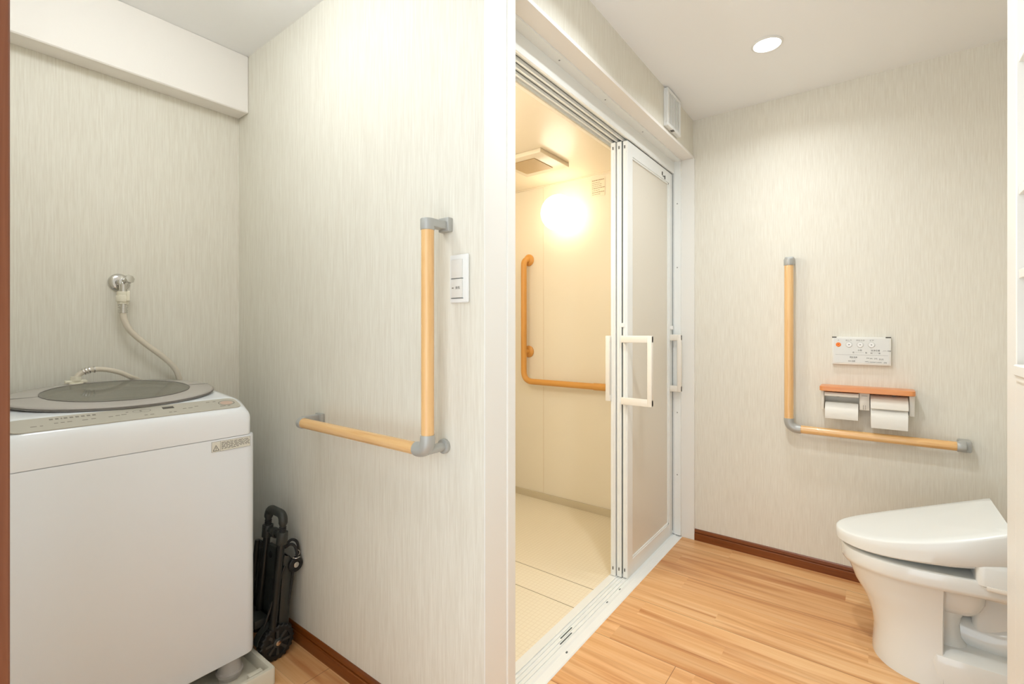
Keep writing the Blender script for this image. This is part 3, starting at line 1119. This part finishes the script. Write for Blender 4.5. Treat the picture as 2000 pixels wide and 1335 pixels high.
# rear foot with the ledge, trap way and the bulging bowl behind the skirt
bm = bmesh.new()
rr = []
for z, ins in ((0, 0), (.085, .004), (.108, .012), (.118, .030), (.121, .06)):
    rr.append([Vector((v.x, v.y, v.z)) for v in rrect(0.150, 0.60, YC - .178 + ins, YC + .178 - ins, .03, z)])
loft(bm, rr)
obj('foot', bm, CERAMIC, t, True)
bm = bmesh.new()
rings = []
for z, ins in ((.33, 0.0), (.29, .004), (.265, .012), (.245, .024), (.235, .045), (.21, .055), (.18, .06), (.14, .055), (.115, .04)):
    rings.append(rrect(0.12, 0.300 - ins, YC - .150 + ins, YC + .150 - ins, .045, z))
loft(bm, rings)
obj('bowl_body', bm, CERAMIC, t, True)
bm = bmesh.new()
tube(bm, spline([(0.22, YC, .15), (.33, YC - .02, .145), (.42, YC - .03, .19), (.48, YC - .03, .25), (.53, YC - .02, .22), (.56, YC, .12), (.56, YC, .05)], 8), 0.058, 24)
bx(bm, .27, .60, YC - .06, YC + .10, .10, .33, .02, 3)
obj('trapway', bm, CERAMIC, t, True)
bm = bmesh.new()
rings = []
for z, ins in ((.350, 0), (.338, .006), (.330, .03), (.328, .06)):
    rings.append(rrect(.26, .62, YC - .185 + ins, YC + .185 - ins, .03, z))
loft(bm, rings)
obj('rear_deck', bm, CERAMIC, t, True)


# rim
def zrim(x):
    f = min(max((x + .1) / .42, 0), 1)
    return lerp(0.0, 0.030, f)


bm = bmesh.new()
rings = []
for z, ins in ((.318, .006), (.325, .001), (.332, 0), (.364, 0), (.371, .003), (.373, .010)):
    rings.append(egg(-0.100 + ins, 0.60, .200 - ins, z, zf=zrim, tip=.42))
loft(bm, rings)
obj('rim', bm, CERAMIC, t, True)


# seat pad (dark gap shows between lid and rim) and lid
def zlb(x):
    f = min(max((x + .115) / .46, 0), 1)
    return .385 + .080 * f ** 1.5


def zlt(x):
    f = min(max((x + .115) / .46, 0), 1)
    return .428 + .143 * f ** 1.4


bm = bmesh.new()
loft(bm, [egg(-.086 + a, .285, .186 - a, z, zf=lambda x: .052 * min(max((x + .1) / .38, 0), 1), tip=.75, back=.9) for z, a in ((.376, .020), (.3765, .006), (.380, 0), (.392, 0), (.397, .006))])
obj('seat', bm, LIDP, t, True)
bm = bmesh.new()
rings = []
for k, (f, ins) in enumerate(((0, .012), (0.0, .006), (.08, .001), (.5, 0), (.88, .001), (.96, .004), (1.0, .010))):
    base = egg(-.118 + ins, .352 - ins * .5, .208 - ins, 0, tip=.72, back=.96, p=2.0)
    rings.append([Vector((v.x, v.y, lerp(zlb(v.x), zlt(v.x), f))) for v in base])
# domed top with rows of its own
ctr = 0.12
top = rings[-1]
for s in (.85, .6, .3):
    rings.append([Vector((ctr + (v.x - ctr) * s, YC + (v.y - YC) * s, zlt(ctr + (v.x - ctr) * s) + .005 * (1 - s * s))) for v in top])
loft(bm, rings)
obj('lid', bm, LIDP, t, True)
# hinge block and washlet unit
bm = bmesh.new()
rings = [rrect(.262 + a, .62 - a, YC - .206 + a, YC + .206 - a, .02, z) for z, a in ((.385, .006), (.390, 0), (.445, 0), (.46, .006), (.50, .05))]
loft(bm, rings)
obj('washlet_unit', bm, LIDP, t, True)
bm = bmesh.new()
bx(bm, .285, .62, YC - .2085, YC - .16, .378, .392, .003, 2)
obj('washlet_base', bm, HANDLEP, t, True)
bm = bmesh.new()
bx(bm, .345, .36, YC - .17, YC + .19, .50, .552, .004, 2)
obj('hinge_cover', bm, mat('hinge_grey', rgb(206, 206, 200), .3), t, True)

# ------------------------------------------------------------------ washing machine tray and washer
t = thing('washer_tray', 'cream waterproof tray under the washing machine', 'washing machine tray', (-1.93, .47, 0))
bm = bmesh.new()
rings = [rrect(-2.262 + a, -1.612 - a, .122 + a, .797 - a, .012 - min(a, .008), z, 5) for z, a in ((0, .002), (.002, 0), (.052, 0), (.057, .003), (.057, .016), (.052, .019), (.022, .021))]
loft(bm, rings)
obj('tray_body', bm, TRAY, t, True)
bm = bmesh.new()
lathe(bm, [(.045, 0), (.045, .006), (.03, .007)], (-1.70, .70, .02), (0, 0, 1), 24)
bx(bm, -1.655, -1.634, .72, .765, .02, .056, .004, 2)
obj('corner_boss', bm, TRAY, t, True)

wm = thing('washing_machine', 'white top-loading washing machine with grey lid in the alcove', 'washing machine', (-1.97, .465, .02))
XF, XBK, Y0, Y1 = -1.690, -2.230, .148, .768
bm = bmesh.new()
rings = []
for z, a in ((.098, .006), (.102, .001), (.108, 0), (.838, 0), (.8435, .001), (.845, .004)):
    rings.append(rrect(XBK + a, XF - a, Y0 + a, Y1 - a, .032, z, 8))
loft(bm, rings)
obj('cabinet', bm, WASH, wm, True)
bm = bmesh.new()
rings = [rrect(XBK + a, XF - a, Y0 + a, Y1 - a, .03, z, 8) for z, a in ((.070, .05), (.098, .010), (.101, .008))]
loft(bm, rings)
obj('underframe', bm, UNDER, wm, True, 'grey underframe')
for fx, fy in ((-1.735, .700), (-1.735, .235), (-2.19, .700), (-2.19, .235)):
    bm = bmesh.new()
    lathe(bm, [(.030, 0.0), (.034, .008), (.034, .020), (.040, .022), (.042, .032), (.036, .036), (.030, .075)], (fx, fy, .020), (0, 0, 1), 20)
    obj('foot', bm, UNDER, wm, True, 'grey plastic foot')


def ztop(x):
    s = -1.700 - x
    return .937 + .30 * min(max(s, 0), .085) + .075 * max(s - .085, 0)


bm = bmesh.new()
stations = [(-1.6905, .8460, .030), (-1.6908, .872, .028), (-1.6925, .900, .025), (-1.696, .920, .021), (-1.701, .9315, .017), (-1.708, .9385, .013)]
stations += [(-1.72 - i * .0325, None, max(.010 - i * .004, 0)) for i in range(15)] + [(-2.218, .992, .004), (-2.226, .975, .008), (-2.230, .94, .012)]
rings = []
for x, z, e in stations:
    z = ztop(x) if z is None else z
    r = min(.050, (z - .845) * .75)
    a0, a1 = Y0 + e, Y1 - e
    ring = [Vector((x, a0, .846))]
    for k in range(9):
        a = PI - k / 8 * PI / 2
        ring.append(Vector((x, a0 + r + r * math.cos(a) - .006 * 0, z - r * .8 + r * .8 * math.sin(a))))
    for k in range(9):
        a = PI / 2 - k / 8 * PI / 2
        ring.append(Vector((x, a1 - r + r * math.cos(a), z - r * .8 + r * .8 * math.sin(a))))
    ring.append(Vector((x, a1, .846)))
    rings.append(ring)
loft(bm, rings)
top = obj('top_cover', bm, WASHTOP, wm, True)
# the opening under the lid window is cut out of the cover
LC = (-2.005, .470)
bm = bmesh.new()
rings = [[Vector((LC[0] + .165 * math.cos(a), LC[1] + .192 * math.sin(a), z)) - org(wm) for a in (2 * PI * i / 48 for i in range(48))] for z in (.870, 1.1)]
loft(bm, rings)
bmesh.ops.recalc_face_normals(bm, faces=bm.faces)
me = bpy.data.meshes.new('cut')
bm.to_mesh(me)
bm.free()
cut = bpy.data.objects.new('cut', me)
COL.objects.link(cut)
cut.location = wm.location
md = top.modifiers.new('b', 'BOOLEAN')
md.operation = 'DIFFERENCE'
md.object = cut
md.solver = 'EXACT'
bpy.context.view_layer.update()
dg = bpy.context.evaluated_depsgraph_get()
nm = bpy.data.meshes.new_from_object(top.evaluated_get(dg))
top.modifiers.clear()
top.data = nm
for p in nm.polygons:
    p.use_smooth = True
nm.set_sharp_from_angle(angle=math.radians(30))
bpy.data.objects.remove(cut)
# tub inside
bm = bmesh.new()
rings = [[Vector((LC[0] + rx * math.cos(a), LC[1] + ry * math.sin(a), z)) for a in (2 * PI * i / 48 for i in range(48))] for rx, ry, z in ((.1645, .1915, .966), (.160, .186, .955), (.150, .175, .938), (.146, .170, .8705), (.1, .1, .8703))]
loft(bm, rings, True, True)
bm.faces.ensure_lookup_table()
tb = obj('tub', bm, [WTUBL, WTUB], wm, True, 'dark tub opening')
for p in tb.data.polygons:
    if p.center.z + wm.location.z < .953:
        p.material_index = 1
# cap faces of the tub must not cover the opening
bm = bmesh.new()
bm.from_mesh(tb.data)
fs = [f for f in bm.faces if len(f.verts) > 10 and f.calc_center_median().z + wm.location.z > .95]
bmesh.ops.delete(bm, geom=fs, context='FACES')
bm.to_mesh(tb.data)
bm.free()


def zl(x, h=0):
    return .963 + .098 * (-1.778 - x) + h


def ell(cx, cy, rx, ry, h, n=72):
    return [Vector((cx + rx * math.cos(a), cy + ry * math.sin(a), zl(cx + rx * math.cos(a), h))) for a in (2 * PI * i / n for i in range(n))]


C1 = (-1.993, .462)
bm = bmesh.new()
o_lo = ell(*C1, .214, .272, 0.000)
R = []
for ring in (ell(*C1, .205, .262, -.003), ell(*C1, .214, .272, 0.001), ell(*C1, .216, .274, .006), ell(*C1, .211, .269, .0105), ell(*C1, .206, .264, .0115), ell(*LC, .166, .193, .0125), ell(*LC, .164, .191, .010), ell(*LC, .164, .191, 0.0)):
    R.append([bm.verts.new(p) for p in ring])
for a, b_ in zip(R, R[1:] + R[:1]):
    for i in range(72):
        j = (i + 1) % 72
        bm.faces.new((a[i], a[j], b_[j], b_[i]))
lid = obj('lid', bm, WLID, wm, True, 'grey translucent oval lid')
bm = bmesh.new()
R = [[bm.verts.new(p) for p in ring] for ring in (ell(*C1, .2175, .2755, .0035), ell(*C1, .2175, .2755, .0065), ell(*C1, .214, .272, .0075), ell(*C1, .214, .272, .003))]
for a, b_ in zip(R, R[1:] + R[:1]):
    for i in range(72):
        j = (i + 1) % 72
        bm.faces.new((a[i], a[j], b_[j], b_[i]))
obj('lid_edge', bm, WEDGE, lid, True, 'dark outer edge')
bm = bmesh.new()
loft(bm, [ell(*LC, .1655, .1925, .0118), ell(*LC, .1655, .1925, .0135)])
obj('lid_window', bm, WGLASS, lid, False, 'smoked oval window')
bm = bmesh.new()
R = [[bm.verts.new(p) for p in ring] for ring in (ell(*LC, .1655, .1925, .0142), ell(*LC, .1685, .1955, .0142), ell(*LC, .1685, .1955, .0124), ell(*LC, .1655, .1925, .0124))]
for a, b_ in zip(R, R[1:] + R[:1]):
    for i in range(72):
        j = (i + 1) % 72
        bm.faces.new((a[i], a[j], b_[j], b_[i]))
obj('window_bead', bm, WEDGE, lid, False, 'dark bead round the window')
for a, b_ in ((.193, .285), (.66, .732)):
    bm = bmesh.new()
    loft(bm, [[(x, y, zl(x, .0118)), (x, y, zl(x, .0126)), (x + .0022, y, zl(x, .0126)), (x + .0022, y, zl(x, .0118))] for x, y in ((-2.005, a), (-2.005, b_))])
    obj('fold_line', bm, WEDGE, lid, False, 'fold line across the lid')
for (xa, ya), (xb, yb) in (((-2.06, .29), (-1.99, .65)), ((-1.95, .30), (-1.90, .60))):
    bm = bmesh.new()
    loft(bm, [[(x, y, zl(x, .009)), (x, y, zl(x, .0102)), (x + .003, y, zl(x, .0102)), (x + .003, y, zl(x, .009))] for x, y in ((xa, ya), (xb, yb))])
    obj('window_crease', bm, WTUBL, lid, False, 'pale crease inside the window')

# control panel with its print
bm = bmesh.new()
loop = []
for x0_, x1_, y0_, y1_, r_ in ((-1.782, -1.706, .180, .730, .022),):
    loop = rrect(x0_, x1_, y0_, y1_, r_, 0, 8)
loft(bm, [[Vector((v.x, v.y, ztop(v.x) + h)) for v in loop] for h in (-.001, .0009)])
cp = obj('control_panel', bm, WPANEL, wm, False, 'grey control panel strip')


def pmark(bm, y0, y1, x0, x1, h=.0011):
    loft(bm, [[(x0, y, ztop(x0) + h - .0004), (x0, y, ztop(x0) + h), (x1, y, ztop(x1) + h), (x1, y, ztop(x1) + h - .0004)] for y in (y0, y1)])


bm = bmesh.new()
# brand-like row at the upper left, legends, and a display
y = .262
for w in (.010, .009, .004, .010, .010, .010, .010, .010, .010):
    pmark(bm, y, y + w * .75, -1.770, -1.762)
    y += w + .002
for y, x, w in ((.222, -1.735, .012), (.240, -1.735, .006), (.268, -1.742, .008), (.281, -1.742, .008), (.294, -1.742, .010), (.325, -1.742, .012), (.344, -1.744, .010),
                (.382, -1.744, .010), (.398, -1.746, .010), (.412, -1.748, .012), (.425, -1.760, .006), (.462, -1.728, .008), (.476, -1.728, .010),
                (.524, -1.728, .008), (.536, -1.728, .008), (.565, -1.742, .010), (.580, -1.742, .012), (.600, -1.748, .010), (.640, -1.768, .010), (.660, -1.768, .008), (.668, -1.728, .016), (.69, -1.726, .008)):
    pmark(bm, y, y + w, x, x + .0035)
obj('lettering', bm, INKL, cp, label='small grey legends')
bm = bmesh.new()
pmark(bm, .516, .546, -1.766, -1.752, .0014)
obj('display', bm, mat('display_dark', rgb(78, 74, 66), .3), cp, label='small dark display')
for (yy, xx, r_) in ((.472, -1.757, .010), (.452, -1.757, .008), (.695, -1.747, .018)):
    bm = bmesh.new()
    R = [[bm.verts.new((xx + rr * math.cos(a), yy + rr * 1.4 * math.sin(a), ztop(xx + rr * math.cos(a)) + .0013)) for a in (2 * PI * i / 28 for i in range(28))] for rr in (r_, r_ * .88)]
    for i in range(28):
        j = (i + 1) % 28
        bm.faces.new((R[0][i], R[0][j], R[1][j], R[1][i]))
    obj('button_ring', bm, INKL, cp)
bm = bmesh.new()
ring = [(-1.747 + .013 * math.cos(a), .695 + .019 * math.sin(a)) for a in (2 * PI * i / 28 for i in range(28))]
loft(bm, [[Vector((x, y, ztop(x) + h)) for x, y in ring] for h in (.0008, .0018)])
obj('start_button', bm, mat('start_button_rose', rgb(206, 178, 160), .3), cp, label='pale rose start button')
# warning sticker on the cabinet
bm = bmesh.new()
bx(bm, XF - .001, XF + .0006, .628, .747, .805, .8385)
st = obj('warning_sticker', bm, STICKER, wm, label='small warning sticker')
bm = bmesh.new()
X = XF + .0007
for a, b_, c, d in ((.628, .747, .805, .8055), (.628, .747, .838, .8385), (.628, .6285, .805, .8385), (.7465, .747, .805, .8385), (.6535, .654, .805, .8385)):
    bx(bm, X - .0002, X + .0002, a, b_, c, d)
# warning triangle
tri = [(.6325, .809), (.650, .809), (.64125, .826)]
for i in range(3):
    (a, b_), (c, d) = tri[i], tri[(i + 1) % 3]
    tube(bm, [(X, a, b_), (X, c, d)], .0008, 6)
bx(bm, X - .0003, X + .0003, .6405, .642, .8135, .820)
bx(bm, X - .0003, X + .0003, .6405, .642, .8108, .8122)
for k, z in enumerate((.832, .8285, .825, .8215, .818, .8145, .811)):
    y = .657
    while y < .657 + (.050 if k == 6 else .085):
        w = random.uniform(.004, .016)
        bx(bm, X - .0002, X + .0002, y, min(y + w, .745), z, z + .0014)
        y += w + .003
obj('lettering', bm, INK, st, label='warning triangle and lines of print')

# ------------------------------------------------------------------ faucet and hoses
t = thing('washer_faucet', 'chrome wall faucet above the washing machine', 'faucet', (-2.28, .53, 1.33))
FX, FY, FZ = -2.28, .530, 1.378
bm = bmesh.new()
lathe(bm, [(.034, 0), (.034, .003), (.030, .009), (.018, .013)], (FX, FY, FZ), (1, 0, 0), 32)
obj('wall_flange', bm, CHROME, t, True)
bm = bmesh.new()
tube(bm, [(FX + .01, FY, FZ), (FX + .048, FY + .002, FZ + .002)], .0105, 20)
cyl(bm, (FX + .022, FY, FZ), (FX + .060, FY, FZ), .0145, 20, bev=.003)
tube(bm, [(FX + .045, FY, FZ)] + bend((FX + .045, FY, FZ), (FX + .052, FY, FZ - .004), (FX + .052, FY, FZ - .03), .006) + [(FX + .052, FY, FZ - .034)], .0115, 20)
cyl(bm, (FX + .052, FY, FZ - .032), (FX + .052, FY, FZ - .036), .0155, 24)
obj('spout', bm, CHROME, t, True)
bm = bmesh.new()
cyl(bm, (FX + .050, FY, FZ), (FX + .082, FY + .012, FZ + .010), .008, 16)
lathe(bm, [(.004, 0), (.015, .002), (.017, .007), (.015, .012), (.005, .014)], (FX + .076, FY + .010, FZ + .008), (1, .35, .28), 8)
obj('handle', bm, CHROME, t, True)

t = thing('water_hose', 'cream hose running from the faucet to the back of the washing machine', 'hose', (-2.22, .6, 1.0))
HX, HY = FX + .052, FY
bm = bmesh.new()
cyl(bm, (HX, HY, FZ - .036), (HX, HY, FZ - .052), .0175, 24, bev=.002)
cyl(bm, (HX, HY, FZ - .050), (HX, HY, FZ - .075), .0205, 24, bev=.003)
cyl(bm, (HX, HY, FZ - .073), (HX, HY, FZ - .082), .0165, 24)
bx(bm, HX + .012, HX + .024, HY + .006, HY + .016, FZ - .070, FZ - .034, .002, 2)
obj('connector', bm, HOSEC, t, True, 'cream quick connector')
bm = bmesh.new()
for z in (.086, .094, .104, .110):
    cyl(bm, (HX, HY, FZ - z), (HX, HY, FZ - z - .0035), .0142, 20)
cyl(bm, (HX, HY, FZ - .082), (HX, HY, FZ - .116), .0110, 20)
obj('clamp', bm, CHROME, t, True, 'chrome hose clamp')
bm = bmesh.new()
hp = spline([(HX, HY, FZ - .10), (HX, HY + .003, FZ - .135), (HX, HY + .020, 1.200), (HX - .002, HY + .065, 1.150), (HX - .004, HY + .125, 1.095), (HX - .008, HY + .165, 1.050), (HX - .020, HY + .186, 1.005), (HX - .028, HY + .192, .95), (HX - .028, HY + .190, .90)], 8)
tube(bm, hp, .0105, 18)
obj('tube', bm, HOSE, t, True)

t = thing('inlet_hose', 'short cream inlet hose arched over the back left of the washing machine lid', 'hose', (-2.2, .45, .99))
bm = bmesh.new()
IX, IY = -2.190, .392
cyl(bm, (IX, IY, .9965), (IX, IY, 1.008), .021, 24, bev=.002)
cyl(bm, (IX, IY, 1.006), (IX, IY, 1.018), .020, 24, bev=.002)
bx(bm, IX - .010, IX + .010, IY - .029, IY + .029, 1.016, 1.026, .003, 2)
cyl(bm, (IX, IY, 1.024), (IX, IY, 1.038), .015, 24)
obj('connector', bm, HOSEC, t, True, 'cream winged connector')
bm = bmesh.new()
hp = spline([(IX, IY, 1.030), (IX, IY + .010, 1.046), (IX, IY + .035, 1.058), (IX, IY + .075, 1.058), (IX, IY + .12, 1.044), (IX - .015, IY + .155, 1.024), (IX - .050, IY + .19, 1.004), (IX - .066, IY + .215, .96)], 8)
tube(bm, hp, .0085, 16)
obj('tube', bm, HOSE, t, True)
bm = bmesh.new()
fr_ = frames(hp)
for k in (12, 14, 16, 19):
    p, n, b_ = fr_[k]
    d = n.cross(b_).normalized() * .0016
    cyl(bm, p - d, p + d, .0118, 16)
obj('clamp', bm, CHROME, t, True, 'chrome hose clamp')

# ------------------------------------------------------------------ folding cart
t = thing('folding_cart', 'black folded luggage cart leaning between the washing machine and the partition', 'cart', (-1.8, .87, 0))


def lean(x, s, z):
    """a point of the cart: s across its thickness, z up; the cart leans on the partition"""
    return Vector((x, .860 + s + .070 * z, z * .965))


def ltube(bm, a, b, r, seg=16):
    return tube(bm, [lean(*a), lean(*b)], r, seg)


# wheels
for x0, x1 in ((-1.757, -1.722), (-2.055, -2.020)):
    c = (x0, .858, .062)
    bm = bmesh.new()
    n = 22
    R0 = []
    for h, base in ((0, .053), (.003, .058), (.032, .058), (.035, .053)):
        ring = []
        for i in range(n * 4):
            a = 2 * PI * i / (n * 4)
            k = base + (.004 if (i % 4) < 2 else 0)
            ring.append(Vector((c[0] + h, c[1] + k * math.cos(a), c[2] + k * math.sin(a))))
        R0.append(ring)
    R0.append([Vector((c[0] + .035, c[1] + .044 * math.cos(2 * PI * i / 88), c[2] + .044 * math.sin(2 * PI * i / 88))) for i in range(88)])
    R0.append([Vector((c[0] + .029, c[1] + .043 * math.cos(2 * PI * i / 88), c[2] + .043 * math.sin(2 * PI * i / 88))) for i in range(88)])
    loft(bm, R0)
    w_ = obj('wheel', bm, RUBBER, t, False, 'black wheel with knobbly tread')
    bm = bmesh.new()
    lathe(bm, [(.016, .026), (.016, .036), (.013, .038), (.004, .038)], c, (1, 0, 0), 24)
    for i in range(8):
        a = 2 * PI * i / 8
        d = Vector((0, math.cos(a), math.sin(a)))
        q = Vector((0, -d.z, d.y)) * .0035
        p0 = Vector((c[0] + .026, c[1], c[2])) + d * .013
        p1 = Vector((c[0] + .026, c[1], c[2])) + d * .045
        loft(bm, [[p0 - q, p0 + q, p0 + q + Vector((.008, 0, 0)), p0 - q + Vector((.008, 0, 0))], [p1 - q * 1.5, p1 + q * 1.5, p1 + q * 1.5 + Vector((.008, 0, 0)), p1 - q * 1.5 + Vector((.008, 0, 0))]])
    obj('hub', bm, HUBM, w_, True)
    bm = bmesh.new()
    lathe(bm, [(.009, .037), (.0085, .0395), (.004, .041), (.001, .041)], c, (1, 0, 0), 20)
    obj('axle_cap', bm, CHROME, w_, True, 'chrome axle cap')
bm = bmesh.new()
cyl(bm, (-2.03, .858, .062), (-1.735, .858, .062), .006)
obj('axle', bm, BLACKM, t, True)
# mud guards / fork
for x0 in (-1.772, -2.075):
    bm = bmesh.new()
    ring_o, ring_i = [], []
    pr = []
    for k in range(13):
        a = math.radians(20 + 150 * k / 12)
        pr.append((.858 - .067 * math.cos(a - .2), .062 + .067 * math.sin(a - .2)))
    inner = [(.858 + (y - .858) * .95, .062 + (z - .062) * .95) for y, z in pr]
    loft(bm, [[(x, y, z) for y, z in pr + inner[::-1]] for x in (x0, x0 + .030)])
    obj('mudguard', bm, BLACK, t, True)
# frame tubes
for x in (-1.735, -1.845):
    obj('pole', ltube(bmesh.new(), (x, -.025, .07), (x, -.012, .455), .0125), BLACKM, t, True)
for x in (-1.735, -1.845):
    bm = bmesh.new()
    a, b_ = lean(x, -.012, .425), lean(x, -.012, .472)
    cyl(bm, a, b_, .0195, 20, bev=.002)
    obj('clamp_collar', bm, BLACK, t, True)
bm = bmesh.new()
tube(bm, [lean(-1.83, -.012, .455), lean(-1.75, -.012, .455)], .011, 16)
cyl(bm, lean(-1.80, -.012, .455), lean(-1.775, -.012, .455), .018, 20, bev=.002)
obj('cross_brace', bm, BLACK, t, True)
bm = bmesh.new()
pts = [lean(-1.845, -.012, .47), lean(-1.845, -.012, .49)] + bend(lean(-1.845, -.012, .49), lean(-1.845, -.012, .535), lean(-1.80, -.012, .535), .030) + bend(lean(-1.80, -.012, .535), lean(-1.735, -.012, .535), lean(-1.735, -.012, .49), .030) + [lean(-1.735, -.012, .49), lean(-1.735, -.012, .47)]
tube(bm, pts, 0, 16, [.009, .010] + [.0155] * (len(pts) - 4) + [.010, .009])
obj('handle', bm, BLACK, t, True)
for x in (-1.845, -1.735):
    bm = bmesh.new()
    tube(bm, [lean(x, -.012, .472 + k * .0025) for k in range(9)], 0, 16, [.0125, .0125, .0105, .0125, .0125, .0105, .0125, .0125, .0105])
    obj('grip_sleeve', bm, RUBBER, t, True)
# slotted back plate
bm = bmesh.new()
def plate(x0, x1, s0, s1, z0, z1):
    loft(bm, [[lean(x0, s0, z), lean(x1, s0, z), lean(x1, s1, z), lean(x0, s1, z)] for z in (z0, z1)])
plate(-1.835, -1.800, -.012, .002, .10, .30)
plate(-1.775, -1.745, -.012, .002, .10, .40)
plate(-1.835, -1.745, -.012, .002, .28, .40)
plate(-1.835, -1.745, -.012, .002, .10, .15)
obj('back_plate', bm, BLACK, t, True)
bm = bmesh.new()
cyl(bm, lean(-1.81, -.0135, .365), lean(-1.81, -.010, .365), .013, 6)
obj('plate_hole', bm, mat('deep_black', rgb(8, 8, 8), .8), t, label='hexagonal hole')
# folded platform beside the wall
bm = bmesh.new()
for xa, xb in ((-1.772, -1.735), (-1.96, -1.92)):
    rings = []
    for z, a in ((.105, .004), (.11, 0), (.33, 0), (.355, .006), (.368, .014), (.374, .026)):
        rings.append([lean(x, s_ - .006, z) for x, s_ in ((xa, .006 + a * .2), (xb - .003, .006 + a * .2), (xb, .010 + a * .4), (xb, .040 - a), (xb - .003, .044 - a), (xa, .044 - a))])
    loft(bm, rings)
for z0, z1 in ((.11, .14), (.31, .35)):
    loft(bm, [[lean(x, s_, z) for x, s_ in ((-1.93, .004), (-1.76, .004), (-1.76, .024), (-1.93, .024))] for z in (z0, z1)])
obj('platform', bm, BLACK, t, True)
bm = bmesh.new()
ltube(bm, (-1.742, -.052, .135), (-1.728, .002, .34), .0045)
ltube(bm, (-1.90, -.035, .09), (-1.90, -.02, .40), .010)
obj('strut', bm, BLACKM, t, True)
bm = bmesh.new()
bx(bm, -1.99, -1.775, .800, .850, .115, .145, .004, 2)
obj('lower_bracket', bm, BLACK, t, True)
# caster on the platform
cc = (-1.742, .928, .318)
bm = bmesh.new()
lathe(bm, [(.018, 0), (.026, .002), (.027, .006), (.027, .016), (.024, .019), (.014, .019), (.013, .015)], cc, (1, 0, 0), 28)
cs = obj('caster', bm, RUBBER, t, True)
bm = bmesh.new()
lathe(bm, [(.0105, .014), (.010, .0195), (.004, .021), (.001, .021)], cc, (1, 0, 0), 20)
obj('caster_hub', bm, CHROME, cs, True, 'chrome caster hub')
# bungee cord wound round the top
bm = bmesh.new()
tube(bm, spline([(-1.742, .895, .395), (-1.738, .915, .412), (-1.736, .935, .400), (-1.738, .945, .365), (-1.745, .948, .325), (-1.75, .945, .300)], 8), .005, 10)
tube(bm, spline([(-1.745, .895, .388), (-1.730, .910, .400), (-1.726, .925, .385), (-1.726, .932, .352), (-1.735, .930, .335)], 8), .005, 10)
tube(bm, spline([(-1.735, .921, .300), (-1.735, .915, .25), (-1.738, .904, .18), (-1.745, .895, .125)], 8), .0042, 10)
tube(bm, spline([(-1.742, .926, .298), (-1.742, .920, .25), (-1.744, .909, .18), (-1.750, .899, .125)], 8), .0042, 10)
bc = obj('bungee_cord', bm, CORD, t, True)
bm = bmesh.new()
tube(bm, spline([(-1.731, .928, .355), (-1.728, .938, .350), (-1.730, .943, .360), (-1.734, .938, .368)], 6), .0022, 8)
tube(bm, spline([(-1.731, .918, .345), (-1.722, .928, .343), (-1.722, .940, .344)], 6), .0022, 8)
obj('hook', bm, CHROME, bc, True, 'chrome hook')
